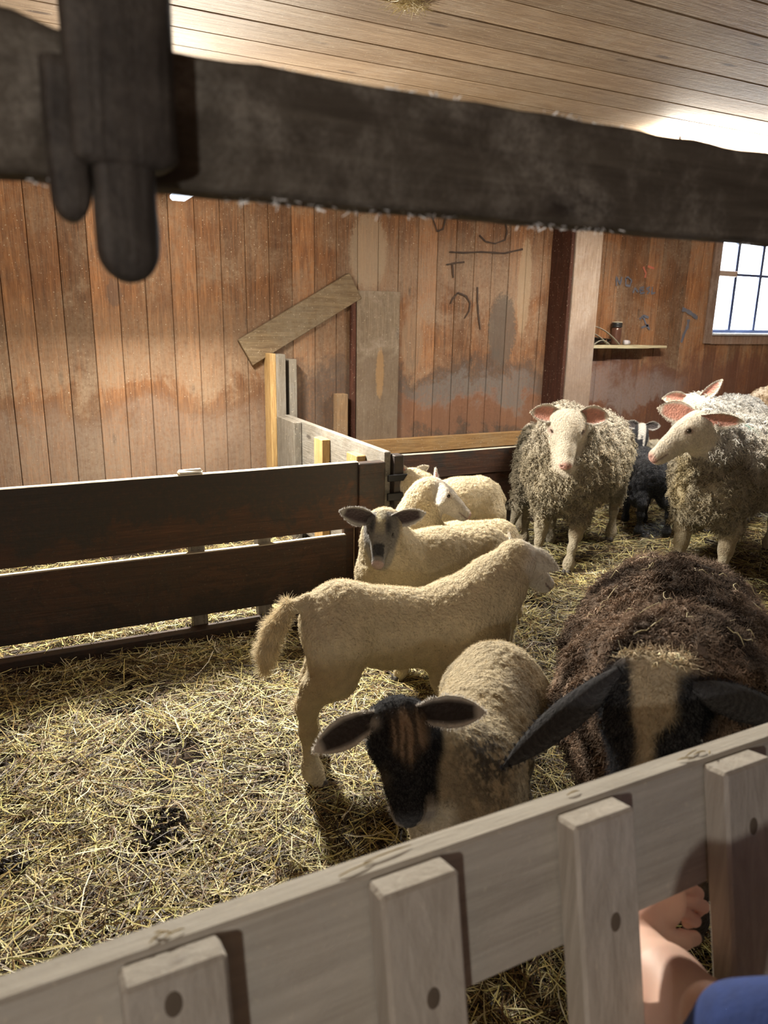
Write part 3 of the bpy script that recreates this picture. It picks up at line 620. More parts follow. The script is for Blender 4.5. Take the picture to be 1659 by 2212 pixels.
def build_animal(P):
    """P: dict with origin, heading, body/legs/neck points, head frame, colours"""
    rng = np.random.default_rng(P['seed']); th = R(P['heading']); ox, oy = P['origin']
    root = empty(P['name'], (ox, oy, 0), th, P['label'], P['cat'], P.get('group'))
    D = SDF(); sc = P.get('scale', 1.0)
    for (a, b, ra, rb, k, q) in P['body']: D.cap(a, b, ra, rb, k, q)
    for pts, rad in P['legs']: D.chain(pts, rad, .035 * sc)
    if P.get('tail'): D.chain(P['tail'][0], P['tail'][1], .025)
    D.chain(P['neck'][0], P['neck'][1], .05)
    # head frame (local coordinates): X to the nose, Y left, Z up out of the forehead
    w2l = lambda v: np.array([v[0] * math.cos(th) + v[1] * math.sin(th), -v[0] * math.sin(th) + v[1] * math.cos(th), v[2]])
    poll = w2l(np.array(P['poll']) - np.array([ox, oy, 0])); X = nrm(w2l(P['nose_dir'])); up = w2l(P.get('up', (0, 0, 1))); Y = nrm(np.cross(up, X)); Z = np.cross(X, Y); s = P['head']; AX = np.stack([X, Y, Z]); wd = P.get('hw', 1.0)
    H = lambda x, y, z: poll + (X * x + Y * y * wd + Z * z) * s
    HS = SDF()
    def he(c, r, k=.012, sub=False, tilt=0):
        ax = AX
        if tilt: c_, s_ = math.cos(tilt), math.sin(tilt); ax = np.stack([X * c_ + Z * s_, Y, -X * s_ + Z * c_])
        for q_ in (D, HS): q_.ell(H(*c), (r[0] * s, r[1] * s * wd, r[2] * s), ax, k * s / .24, sub)
    he((.12, 0, -.15), (.20, .205, .175), .04); he((.30, 0, -.14), (.22, .185, .155), .03)
    he((.50, 0, -.20), (.27, .138, .155), .03, tilt=-.13); he((.74, 0, -.265), (.20, .112, .128), .03, tilt=-.15)
    he((.90, 0, -.275), (.095, .104, .095), .02); he((.83, 0, -.365), (.11, .080, .055), .016)
    he((.24, .10, -.30), (.20, .08, .155), .03); he((.24, -.10, -.30), (.20, .08, .155), .03); he((.50, 0, -.36), (.30, .085, .075), .03)
    for y in (1, -1):
        he((.335, y * .150, -.105), (.085, .05, .055), .014); he((.36, y * .215, -.13), (.052, .03, .032), .006, True)     # brow and eye hollow
        he((.975, y * .048, -.245), (.030, .013, .018), .006, True)                                                     # nostril
        he((.86, y * .092, -.330), (.12, .016, .008), .005, True, -.15)                                                   # mouth line
    h = P.get('res', .006); V, F, Nn = D.mesh(h)
    HC = (V - poll) @ AX.T / s; HC[:, 1] /= wd                               # head coordinates
    dH = HS.ev(V); HC = np.concatenate([HC, sstep(.15 * s, .075 * s, dH)[:, None]], 1)      # fourth value: how surely this point is head
    inhead = sstep(-.10, .12, HC[:, 0]) * HC[:, 3]
    legf = sstep(P['legtop'], P['legtop'] - .07, V[:, 2])
    woolw = (1 - inhead) * (1 - legf)
    am, fr_ = P.get('lump', (.006, 55)); V = V + Nn * ((vnoise(V, fr_, 1) - .5) * am * 2 * woolw + (vnoise(V, 14, 2) - .5) * P.get('wave', .004) * woolw)[:, None]
    col = P['color'](V, HC, Nn, woolw, inhead); col = np.clip(col, .004, .95)
    allV, allF, allC = [V], [F], [col]; nv = len(V); ers = []
    for (side, ed, en, L, Wd, droop) in P['ears']:
        base = H(.085, side * .165, -.055); eV, eF, inf, n_, l_ = ear_geo(base - nrm(w2l(ed)) * .01, w2l(ed), w2l(en), L, Wd, rng, droop, P.get('curl', 1.15))
        cin, cout, crim = P['earcol']; t, s_, inn = inf.T; rim = np.maximum(sstep(.58, .82, np.abs(s_)), sstep(.80, .92, t)); fz = vnoise(eV, 120, 5)[:, None]
        c_ = np.where(inn[:, None] > .5, np.array(cin)[None] * (.75 + .5 * fz) * (1 - rim[:, None]) + np.array(crim)[None] * rim[:, None], np.array(cout)[None] * (.85 + .3 * fz)); c_ = np.where(((t < .25) & (inn > .5))[:, None], c_ * .8, c_)
        ers.append((eV, inf, n_, l_, np.array(crim)))
        allV.append(eV); allF.append(eF + nv); allC.append(c_); nv += len(eV)
    body = link('body', fast_mesh('body', np.concatenate(allV), np.concatenate(allF), M_BODY, np.concatenate(allC)), root)
    # eyes and hooves
    for y in (1, -1):
        e = MB(); c = H(.356, y * .192, -.125); r = .036 * s; rows = 8; e.lathe([(r * math.sin(math.pi * i / rows) + 1e-5, -r * math.cos(math.pi * i / rows)) for i in range(rows + 1)], tuple(c), 14); o = e.build('eye', M_EYE, root, smooth=True)
    for pts, rad in P['legs']:
        p = np.array(pts[-1]); hf = MB(); q = p + np.array([.008, 0, -.012]) * sc
        for dy in (-.011, .011):
            prof = [(.0, -.020), (.017, -.020), (.015, -.004), (.011, .012), (.0, .016)]; hf.lathe([(a * sc, b * sc) for a, b in prof], (q[0] + .006, q[1] + dy * sc, max(q[2], .022 * sc)), 10)
        hf.build('hoof', M_HOOF, root, smooth=True)
    # wool strands
    allw = P['wool']
    for (kind, n, L, rad, wfun, tint) in allw:
        w = wfun(V, HC, woolw, inhead, legf); B, NN, f, wt = scatter(V, F, Nn, w, n, rng); cc = (col[F[f]] * wt[..., None]).sum(1)
        down = np.array([0, 0, -1.]) - NN * (-NN[:, 2:3]); e1, e2 = perp(NN); rt = rng.normal(size=(n, 2)); rnd = e1 * rt[:, :1] + e2 * rt[:, 1:]
        if kind == 'fur':      # short soft fibres
            d = nrm_rows(NN * .8 + down * .45 + rnd * .42 - np.array([0, 0, .12])); K = 3; u = np.linspace(0, 1, K)[None, :, None]; ln = L * (.5 + rng.random((n, 1, 1))); bend = nrm_rows(rnd + down * .6)[:, None] * ln * .35
            Pp = B[:, None] - NN[:, None] * .002 + d[:, None] * ln * u + bend * u * u; Wd = rad * (1 - .75 * u[..., 0]) * np.ones((n, 1)); side = nrm_rows(np.cross(d, NN + rnd * .5)); cl = cc[:, None] * (tint[0] + tint[1] * u) * (.8 + .4 * rng.random((n, 1, 1))); r_ = ribbons(Pp, Wd, side, cl)
        else:                  # curled locks
            fld = np.stack([vnoise(B, P.get('clump', 26), 81 + q_) - .5 for q_ in range(3)], 1) * 2.6; d = nrm_rows(NN * .75 + down * .50 + rnd * .18 + fld); K = 8; u = np.linspace(0, 1, K)[None, :, None]; ln = L * (.45 + .5 * rng.random((n, 1, 1)) + .7 * vnoise(B, P.get('clump', 26) * 1.3, 90)[:, None, None]); f1, f2 = perp(d); ph = rng.random((n, 1, 1)) * 6.28; tu = (1.2 + 1.3 * rng.random((n, 1, 1))) * rng.choice([-1, 1], (n, 1, 1)); cr = rad * (1.3 + 1.6 * rng.random((n, 1, 1))) * (.5 + .8 * u)
            Pp = B[:, None] - NN[:, None] * .004 + d[:, None] * ln * u + cr * (np.cos(ph + tu * 6.28 * u) * f1[:, None] + np.sin(ph + tu * 6.28 * u) * f2[:, None]) + np.array([0, 0, -1.]) * ln * .30 * u * u
            Wd = rad * (1 - .65 * u[..., 0] ** 2) * (.6 + .7 * rng.random((n, 1))); cl = cc[:, None] * (tint[0] + tint[1] * u) * (.72 + .5 * rng.random((n, 1, 1))); r_ = tubes3(Pp, Wd, f1, f2, cl)
        fo = link('fleece' if kind == 'lock' else 'coat', fast_mesh('fleece', r_[0], r_[1], M_FUR, np.clip(r_[2], .003, .95)), root); fo['kind'] = 'stuff'
    if P.get('earfur', 1):
        for eV, inf, n_, l_, cr_ in ers:
            m_ = np.nonzero((np.abs(inf[:, 1]) > .8) | (inf[:, 0] > .93))[0]; n = 900; k_ = rng.choice(m_, n); sg = np.sign(inf[k_, 1])[:, None]; B = eV[k_] + rng.normal(0, .0015, (n, 3))
            d = nrm_rows(l_[None] * sg * .8 - n_[None] * .1 + rng.normal(0, .45, (n, 3))); K = 3; u = np.linspace(0, 1, K)[None, :, None]; r_ = ribbons(B[:, None] + d[:, None] * u * rng.uniform(.003, .008, (n, 1, 1)), np.full((n, K), .0006) * (1 - .7 * u[..., 0]), nrm_rows(np.cross(d, rng.normal(0, 1, (n, 3)))), np.tile(cr_, (n, K, 1)) * rng.uniform(.8, 1.1, (n, 1, 1)))
            fo = link('ear_fringe', fast_mesh('ear_fringe', r_[0], r_[1], M_FUR, np.clip(r_[2], .003, .95)), root); fo['kind'] = 'stuff'
    print('ANIMAL', P['label'][:40], len(V), 'verts'); P['root'] = root; P['mesh'] = (V, Nn, HC); return root
def rl(spec):   # legs from short specs: list of (s, t, z, r)
    return [([(a, b, c) for a, b, c, _ in L], [r for *_, r in L]) for L in spec]
def hind(s, t, top=.48, k=1.0, ds=0):
    return [(s + .08 * k, t * .75, top, .105 * k), (s + .055 * k, t, top * .80, .070 * k), (s + .01 * k, t, .335 * k, .040 * k), (s - .020 * k, t, .285 * k, .030 * k), (s - .018 * k + ds * .4, t, .20 * k, .022 * k), (s - .010 * k + ds, t, .085 * k, .021 * k), (s - .004 * k + ds, t, .06 * k, .024 * k), (s + .014 * k + ds, t, .024 * k, .022 * k)]
def fore(s, t, top=.42, k=1.0, ds=0):
    return [(s - .01 * k, t * .8, top, .085 * k), (s - .02 * k, t, top * .80, .050 * k), (s, t, .235 * k, .030 * k), (s + .004 * k, t, .20 * k, .028 * k), (s + .002 * k + ds * .6, t, .14 * k, .018 * k), (s + ds, t, .075 * k, .018 * k), (s + .004 * k + ds, t, .055 * k, .022 * k), (s + .016 * k + ds, t, .022 * k, .021 * k)]
# coats ------------------------------------------------
def mixc(a, b, t): t = np.asarray(t)[:, None]; return np.asarray(a) * (1 - t) + np.asarray(b) * t
CREAM = np.array([.66, .56, .38]); PALE = np.array([.74, .68, .58]); PINK = np.array([.80, .42, .36]); BLK = np.array([.018, .019, .024])
def face_white(V, H, N, ww, ih, wool=CREAM, face=PALE, nose=PINK * .95, dirt=.35):
    n1 = vnoise(V, 9, 21); n2 = vnoise(V, 60, 22); c = mixc(wool, face, ih) * (.88 + .24 * n2[:, None])
    c = mixc(c, np.array([.34, .27, .17]), dirt * sstep(.45, .8, n1) * sstep(.55, .2, V[:, 2])); x, y, z, hm = H.T
    nz = ih * sstep(.90, .97, x) * (z > -.36); c = mixc(c, nose, nz * .75)
    ey = ih * np.exp(-(((x - .355) / .075) ** 2 + ((z + .13) / .05) ** 2) * 1.2) * (np.abs(y) > .12); c = mixc(c, np.array([.42, .27, .24]), ey * .8)
    mo = ih * np.exp(-((z + .318 + .15 * (x - .86)) / .013) ** 2) * (x > .72) * (x < .985) * (np.abs(y) < .13); c = mixc(c, np.array([.20, .09, .08]), mo * .8)
    no = ih * np.exp(-(((x - .975) / .03) ** 2 + ((np.abs(y) - .045) / .017) ** 2 + ((z + .24) / .018) ** 2)); c = mixc(c, np.array([.16, .05, .05]), no * .9)
    return c
PINKEAR = ((.74, .36, .28), (.74, .68, .58), (.80, .74, .64))
def w_all(V, H, ww, ih, lf): return ww * (.25 + .75 * (V[:, 2] > .1))
def w_skinny(V, H, ww, ih, lf): return np.maximum(ww, .55 * lf * (V[:, 2] > .06)) + .5 * ih * (H[:, 0] < .25)
def w_adult(V, H, ww, ih, lf): return ww * ((H[:, 0] < .0) | (H[:, 3] < .4))
LAMB_WOOL = [('fur', 36000, .0060, .0009, w_skinny, (.86, .2)), ('lock', 24000, .0042, .0012, w_all, (.74, .36))]
TAILF = ('fur', 5000, .022, .0008, lambda V, H, ww, ih, lf: ww * (V[:, 0] < -.06), (.9, .2))
# 1. cream lamb standing in profile in the middle
A = dict(name='lamb', cat='lamb', seed=1, origin=(.78, 2.07), heading=-10, res=.0045, legtop=.36, head=.245, lump=(.0025, 85),
    label='tall cream lamb standing side-on in the middle, woolly tail hanging free at the left',
    body=[((.105, 0, .545), (.27, 0, .505), .140, .128, .04, .90), ((.27, 0, .505), (.50, 0, .480), .128, .140, .04, .92), ((.50, 0, .480), (.575, 0, .455), .145, .125, .05, .88)],
    legs=rl([hind(-.005, -.085, .50, 1.08), hind(.035, .075, .50, 1.08), fore(.475, -.075, .41, 1.05), fore(.56, .075, .41, 1.05)]),
    tail=([(-.01, 0, .625), (-.065, 0, .61), (-.115, 0, .545), (-.140, 0, .47), (-.147, 0, .405)], [.026, .019, .022, .023, .013]),
    neck=([(.53, 0, .53), (.635, .0, .615), (.715, .01, .695)], [.132, .100, .074]),
    poll=(0, 0, 0), hw=1.05, nose_dir=(.88, .08, -.56), ears=[], earcol=((.70, .48, .40), (.76, .72, .62), (.80, .75, .66)), color=lambda *a: face_white(*a, dirt=.5), wool=LAMB_WOOL + [TAILF])
def l2w(P, s, t, z): th = R(P['heading']); return (P['origin'][0] + s * math.cos(th) - t * math.sin(th), P['origin'][1] + s * math.sin(th) + t * math.cos(th), z)
A['poll'] = l2w(A, .725, .01, .765)
A['ears'] = [(-1, (.80, -.40, -.40), (.35, .65, -.6), .125, .040, .10), (1, (.55, .75, .05), (.5, -.3, .5), .11, .034, .15)]
build_animal(A)

# 2. black-faced lamb in front, looking up at the viewer
def face_black_front(V, H, N, ww, ih):
    n2 = vnoise(V, 60, 31); n3 = vnoise(V, 22, 32); c = mixc(CREAM * .92, np.array([.40, .34, .25]), .6 * sstep(.4, .75, vnoise(V, 7, 33))) * (.85 + .3 * n2[:, None]); x, y, z, hm = H.T
    c = mixc(c, np.array([.07, .065, .06]), np.clip(1.3 * np.exp(-(((V - np.array([.31, .085, .62])) / np.array([.11, .075, .14])) ** 2).sum(1)), 0, .92) * sstep(.3, .6, vnoise(V, 170, 36) * .6 + vnoise(V, 60, 37) * .4))
    hd = sstep(-.16, -.06, x + .1 * (n3 - .5)) * hm; c = mixc(c, BLK, hd)
    throat = hd * sstep(-.30, -.40, z + .06 * (n3 - .5)) * (x < .9); c = mixc(c, np.array([.45, .38, .27]), throat)
    st = vnoise(np.stack([x * 5, y * 55, z * 5], 1), 1, 35); blaze = hd * (z > -.25) * sstep(.15, .03, np.abs(y - .045) + .10 * (n3 - .5) + .10 * sstep(.30, .52, x)) * sstep(.0, .14, x) * sstep(.58, .38, x); c = mixc(c, np.array([.46, .34, .24]), np.clip(blaze * 1.2, 0, 1) * (.25 + .75 * sstep(.35, .6, st)))
    patch = hd * np.exp(-(((x - .50) / .10) ** 2 + ((np.abs(y) - .10) / .035) ** 2 + ((z + .22) / .09) ** 2)) * (y < 0) * 1.6; c = mixc(c, np.array([.40, .33, .24]), np.clip(patch, 0, 1) * (n3 > .35))
    spot = hd * np.exp(-(((x - .12) / .05) ** 2 + ((y + .15) / .035) ** 2)) * (z > -.1); c = mixc(c, np.array([.6, .57, .52]), spot * .9)
    muz = hd * sstep(.70, .78, x) * (np.abs(y) > .045) * (z < -.22); c = mixc(c, np.array([.35, .30, .25]), muz * .7 * (n3 > .3))
    return mixc(c, np.array([.10, .085, .07]), .8 * (1 - sstep(.12, .30, V[:, 2])) * (vnoise(V, 6, 41) > .35))
Bm = dict(name='lamb', cat='lamb', seed=2, origin=(1.02, 1.43), heading=225, res=.004, legtop=.33, head=.245, hw=1.30, curl=.85, lump=(.003, 80),
    label='black-faced lamb with pale rimmed ears in the foreground, just behind the fence',
    body=[((-.17, 0, .475), (.02, 0, .455), .150, .140, .04, .92), ((.02, 0, .455), (.22, 0, .44), .140, .145, .04, .90), ((.22, 0, .44), (.30, .0, .42), .145, .12, .05, .9)],
    legs=rl([hind(-.29, -.085, .44, 1.0), hind(-.27, .085, .44, 1.0), fore(.24, -.075, .38, 1.0), fore(.22, .075, .38, 1.0)]),
    tail=([(-.31, 0, .52), (-.35, 0, .45), (-.355, 0, .36)], [.026, .026, .02]),
    neck=([(.24, -.01, .46), (.31, -.055, .54), (.36, -.10, .62)], [.125, .095, .072]),
    poll=(0, 0, 0), nose_dir=(-.10, -.50, -.76), up=(-.25, -.35, 1),
    ears=[(1, (.86, -.36, .02), (-.49, -.71, .40), .145, .034, .04), (-1, (-.80, .30, -.42), (-.49, -.71, .30), .145, .034, .08)], earcol=((.05, .04, .04), (.60, .57, .52), (.88, .85, .80)),
    color=face_black_front, wool=[('fur', 36000, .0065, .0008, w_skinny, (.85, .22)), ('lock', 24000, .0040, .0011, w_all, (.74, .36)), ('fur', 12000, .008, .0005, lambda V, H, ww, ih, lf: ih * (H[:, 0] < .85), (.8, .5))])
Bm['poll'] = (.650, 1.225, .722)
build_animal(Bm)

# 3. grey-faced lamb behind, looking at the viewer
def face_grey(V, H, N, ww, ih):
    n3 = vnoise(V, 30, 51); n2 = vnoise(V, 60, 52); c = CREAM * .97 * (.88 + .24 * n2[:, None]); x, y, z, hm = H.T; c = mixc(c, np.array([.36, .30, .21]), .4 * sstep(.5, .8, vnoise(V, 8, 23)))
    hd = sstep(-.05, .04, x) * hm; c = mixc(c, np.array([.20, .19, .18]), hd)
    c = mixc(c, np.array([.56, .50, .33]), hd * sstep(.11, .06, np.abs(y)) * sstep(.50, .35, x) * (z > -.25) * (.5 + .5 * (n3 > .4)))
    c = mixc(c, BLK * 1.3, hd * np.exp(-(((x - .30) / .14) ** 2 + ((np.abs(y) - .15) / .055) ** 2)) ); c = mixc(c, BLK * 1.2, hd * sstep(.58, .64, x) * sstep(.86, .80, x) * (np.abs(y) < .10) * (z > -.30))
    c = mixc(c, np.array([.34, .31, .27]), hd * sstep(-.27, -.34, z)); c = mixc(c, np.array([.42, .30, .28]), hd * sstep(.88, .93, x) * .9)
    return mixc(c, np.array([.04, .03, .03]), hd * np.exp(-((z + .318 + .15 * (x - .86)) / .012) ** 2) * (x > .75) * .8)
Cm = dict(name='lamb', cat='lamb', seed=3, origin=(1.35, 2.60), heading=177, res=.005, legtop=.33, head=.225, lump=(.003, 80),
    label='cream lamb with a grey and black face, looking straight at the viewer',
    body=[((-.42, 0, .500), (-.2, 0, .495), .138, .142, .04, .92), ((-.2, 0, .495), (.0, 0, .49), .142, .145, .04, .9), ((.0, 0, .49), (.045, 0, .46), .142, .11, .05, .88)],
    legs=rl([hind(-.55, -.08, .46, 1.0), hind(-.53, .08, .46, 1.0), fore(-.01, -.075, .40, 1.0), fore(-.02, .075, .40, 1.0)]),
    tail=([(-.55, 0, .55), (-.59, 0, .48), (-.595, 0, .38)], [.028, .028, .02]),
    neck=([(.0, 0, .54), (.04, .01, .62), (.05, .02, .68)], [.120, .092, .078]),
    poll=(0, 0, 0), nose_dir=(-.40, -.62, -.60), ears=[(1, (.86, -.40, .22), (-.2, -.8, -.2), .150, .040, .05), (-1, (-.92, .20, .30), (-.35, -.8, -.2), .150, .042, .05)],
    earcol=((.06, .04, .045), (.40, .38, .36), (.50, .48, .46)), color=face_grey, wool=LAMB_WOOL)
Cm['poll'] = l2w(Cm, .07, .04, .745)
build_animal(Cm)

# 4. cream lamb behind it, head turned in profile to the right
Dm = dict(name='lamb', cat='lamb', seed=4, origin=(1.68, 2.93), heading=178, res=.0055, legtop=.30, head=.255, lump=(.003, 80),
    label='white-faced lamb with its head in profile to the right, just behind the grey-faced lamb',
    body=[((-.42, 0, .42), (-.2, 0, .42), .120, .122, .04, .92), ((-.2, 0, .42), (.0, 0, .42), .122, .125, .04, .9), ((.0, 0, .42), (.06, 0, .41), .125, .10, .05, .9)],
    legs=rl([hind(-.53, -.07, .38, .9), hind(-.51, .07, .38, .9), fore(.0, -.07, .34, .9), fore(.01, .07, .34, .9)]),
    neck=([(.0, .0, .47), (.035, 0, .58), (.01, .02, .68), (.0, .02, .71)], [.120, .100, .080, .068]),
    poll=(0, 0, 0), nose_dir=(.84, -.28, -.52), ears=[(-1, (-.30, -.72, -.45), (.6, .1, -.6), .115, .040, .15), (1, (.55, .75, .35), (.5, -.5, .2), .11, .034, .0)],
    earcol=((.70, .36, .30), (.78, .74, .66), (.82, .78, .7)), color=lambda *a: face_white(*a, dirt=.3), wool=LAMB_WOOL)
Dm['poll'] = l2w(Dm, -.03, .03, .785)
build_animal(Dm)
# 5. cream lamb furthest back with the head turned away
Em = dict(name='lamb', cat='lamb', seed=5, origin=(1.99, 3.28), heading=182, res=.006, legtop=.33, head=.215, lump=(.003, 80),
    label='cream lamb by the manger corner with its head turned away, rump toward the woolly ewe',
    body=[((-.23, 0, .540), (-.1, 0, .535), .138, .138, .04, .92), ((-.1, 0, .535), (.10, 0, .52), .138, .135, .04, .9)],
    legs=rl([hind(-.35, -.08, .46, 1.0), hind(-.34, .08, .46, 1.0), fore(.09, -.075, .40, 1.0), fore(.08, .075, .40, 1.0)]),
    tail=([(-.355, 0, .60), (-.39, -.0, .53), (-.395, 0, .40)], [.025, .024, .016]),
    neck=([(.09, 0, .56), (.15, .0, .64), (.19, -.01, .675)], [.110, .090, .075]),
    poll=(0, 0, 0), nose_dir=(.10, .75, -.45), ears=[(1, (-.25, .05, .80), (.25, -.8, .1), .085, .034, .0), (-1, (.75, .10, .50), (.2, .6, .3), .10, .032, .0)],
    earcol=PINKEAR, color=lambda *a: face_white(*a, dirt=.3), wool=LAMB_WOOL)
Em['poll'] = l2w(Em, .20, .0, .725)
build_animal(Em)

# 6. woolly ewe facing the viewer
GREYW = np.array([.46, .40, .29])
def ewe_col(V, H, N, ww, ih, top=(.68, .62, .52)):
    c = face_white(V, H, N, ww, ih, wool=GREYW, face=np.array([.74, .67, .55]), dirt=.2); n = vnoise(V, 8, 61)
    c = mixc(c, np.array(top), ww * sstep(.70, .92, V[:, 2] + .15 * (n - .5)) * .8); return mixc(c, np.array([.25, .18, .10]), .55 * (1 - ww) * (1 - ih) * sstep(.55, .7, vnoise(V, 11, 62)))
def locks(n, L=.034, r=.0034): return [('lock', n, L, r, w_adult, (.80, .28)), ('fur', 9000, .006, .0007, lambda V, H, ww, ih, lf: ih, (.95, .1))]
Fm = dict(name='sheep', cat='sheep', seed=6, origin=(3.215, 3.62), heading=211, res=.0055, legtop=.34, head=.35, lump=(.010, 38), scale=1.15, hw=1.08,
    label='shaggy white ewe facing the viewer, head straight on, pink ears spread wide',
    body=[((-.27, 0, .665), (-.05, 0, .655), .265, .270, .06, .94), ((-.05, 0, .655), (.18, 0, .64), .270, .275, .06, .98), ((.18, 0, .64), (.28, .0, .59), .272, .22, .07, 1.0)],
    legs=rl([hind(-.50, -.10, .52, 1.12), hind(-.46, .12, .52, 1.12), fore(.31, -.11, .42, 1.12, .04), fore(.30, .11, .42, 1.12, .09)]),
    neck=([(.24, 0, .74), (.32, .0, .86), (.35, .0, .90)], [.185, .150, .125]), tail=([(-.50, 0, .72), (-.56, 0, .6), (-.57, 0, .42)], [.06, .05, .04]),
    poll=(2.895, 3.385, 1.005), nose_dir=(-.42, -.52, -.74), up=(-.3, -.4, 1),
    ears=[(1, (.90, -.38, .02), (-.32, -.75, .18), .185, .058, .04), (-1, (-.92, .36, .10), (-.35, -.75, .1), .175, .055, .02)],
    earcol=PINKEAR, color=ewe_col, wool=locks(15000))
build_animal(Fm)
# 7. big ewe at the right, head turned to the left
def ewe2_col(V, H, N, ww, ih):
    c = ewe_col(V, H, N, ww, ih, (.80, .78, .74)); bib = ww * sstep(.075, .03, np.abs(V[:, 1] + .10)) * (N[:, 0] > .25) * sstep(.45, .55, V[:, 2]) * sstep(.86, .76, V[:, 2]); c = mixc(c, np.array([.60, .50, .30]), bib * .8)
    sp = ww * np.exp(-(((V[:, 0] - .22) / .025) ** 2 + ((V[:, 1] - .1) / .03) ** 2)) * (N[:, 2] > .2); return mixc(c, np.array([.10, .45, .40]), np.clip(sp, 0, 1) * .8)
Gm = dict(name='sheep', cat='sheep', seed=7, origin=(3.92, 3.02), heading=201, res=.0058, legtop=.38, head=.365, lump=(.010, 38), scale=1.2, hw=.86,
    label='large ewe at the right, bald white head turned left in profile',
    body=[((-.36, 0, .66), (-.08, 0, .665), .265, .268, .06, .92), ((-.08, 0, .665), (.28, 0, .66), .268, .262, .06, .94), ((.28, 0, .66), (.42, .0, .60), .258, .20, .07, 1.0)],
    legs=rl([hind(-.58, -.11, .52, 1.15), hind(-.55, .11, .52, 1.15), fore(.42, -.12, .44, 1.15, .02), fore(.40, .13, .44, 1.15, .05)]),
    neck=([(.36, 0, .76), (.50, .0, .87), (.55, -.02, .92)], [.195, .150, .125]),
    poll=(3.32, 2.815, 1.05), nose_dir=(-.82, .33, -.52), ears=[(1, (.55, -.72, -.02), (-.45, -.35, -.3), .21, .050, .02), (-1, (-.62, .80, .12), (-.72, -.6, .05), .20, .062, .0)],
    earcol=PINKEAR, color=ewe2_col, wool=locks(15000))
build_animal(Gm)
# 8. ewe behind with one ear raised
Hm = dict(name='sheep', cat='sheep', seed=8, origin=(4.78, 3.84), heading=200, res=.008, legtop=.36, head=.30, lump=(.010, 38), scale=1.15,
    label='white ewe behind the big profile ewe, one ear lifted high against the wall',
    body=[((-.35, 0, .70), (-.08, 0, .70), .255, .255, .06, .92), ((-.08, 0, .70), (.28, 0, .69), .255, .25, .06, .94), ((.28, 0, .69), (.40, .0, .63), .24, .19, .07, 1.0)],
    legs=rl([hind(-.56, -.11, .52, 1.15), hind(-.54, .11, .52, 1.15), fore(.36, -.11, .44, 1.15), fore(.34, .11, .44, 1.15)]),
    neck=([(.34, 0, .76), (.50, .03, .86), (.60, .05, .92)], [.17, .13, .11]),
    poll=(4.16, 3.62, 1.035), nose_dir=(-.42, -.42, -.78), up=(-.3, -.4, 1), ears=[(1, (.78, -.32, .60), (-.3, -.8, .1), .185, .040, -.15), (-1, (-.92, .36, -.05), (-.35, -.75, .1), .165, .045, .0)],
    earcol=PINKEAR, color=lambda *a: ewe_col(*a, (.80, .78, .74)), wool=locks(9000))
build_animal(Hm)
# 9. beige sheep at the far right edge, seen from the rump
Im = dict(name='sheep', cat='sheep', seed=9, origin=(6.35, 4.42), heading=5, res=.010, legtop=.36, head=.30, lump=(.008, 45), scale=1.15,
    label='beige sheep at the right edge under the window, only its rounded rump in view',
    body=[((-.30, 0, .70), (-.05, 0, .72), .27, .27, .06, .92), ((-.05, 0, .72), (.30, 0, .70), .27, .26, .06, .94)],
    legs=rl([hind(-.5, -.11, .52, 1.15), hind(-.5, .11, .52, 1.15), fore(.36, -.11, .44, 1.15), fore(.34, .11, .44, 1.15)]),
    neck=([(.34, 0, .76), (.50, .0, .80), (.60, .0, .80)], [.17, .13, .11]), poll=(7.02, 4.47, .90), nose_dir=(.8, 0, -.6),
    ears=[(1, (0, 1, 0), (1, 0, .2), .16, .04, 0), (-1, (0, -1, 0), (1, 0, .2), .16, .04, 0)], earcol=PINKEAR,
    color=lambda V, H, N, ww, ih: face_white(V, H, N, ww, ih, wool=np.array([.52, .37, .22])), wool=[('lock', 7000, .022, .003, w_adult, (.8, .3))])
build_animal(Im)
# 10. small piebald-faced lamb behind the facing ewe
def face_pied(V, H, N, ww, ih):
    c = np.tile(np.array([.50, .44, .32]), (len(V), 1)) * (.85 + .3 * vnoise(V, 60, 3))[:, None]; x, y, z, hm = H.T; hd = sstep(-.05, .03, x) * hm
    c = mixc(c, np.array([.66, .63, .58]), hd); c = mixc(c, BLK, hd * sstep(.12, .15, np.abs(y)) * (x > .05)); c = mixc(c, BLK, hd * (x > .66) * (y < .05)); return mixc(c, BLK, hd * np.exp(-(((x - .6) / .06) ** 2 + (y / .04) ** 2)))
Jm = dict(name='lamb', cat='lamb', seed=10, origin=(4.49, 4.31), heading=195, res=.007, legtop=.32, head=.21,
    label='little lamb with a black and white face peering out between the two ewes',
    body=[((-.20, 0, .45), (.0, 0, .45), .125, .125, .04, .92), ((.0, 0, .45), (.12, 0, .45), .125, .12, .04, .9)],
    legs=rl([hind(-.30, -.07, .38, .9), hind(-.30, .07, .38, .9), fore(.10, -.07, .34, .9), fore(.10, .07, .34, .9)]),
    neck=([(.10, 0, .50), (.16, .02, .60), (.18, .04, .66)], [.10, .075, .065]), poll=(4.335, 4.215, .75), nose_dir=(-.40, -.50, -.75), up=(-.3, -.4, 1),
    ears=[(1, (.88, -.40, .0), (-.3, -.8, .1), .115, .034, .0), (-1, (-.9, .4, .15), (-.3, -.8, .1), .11, .034, .0)], earcol=((.06, .05, .05), (.35, .33, .3), (.5, .48, .45)), color=face_pied, wool=[('fur', 9000, .010, .0012, w_skinny, (.85, .25))])
build_animal(Jm)
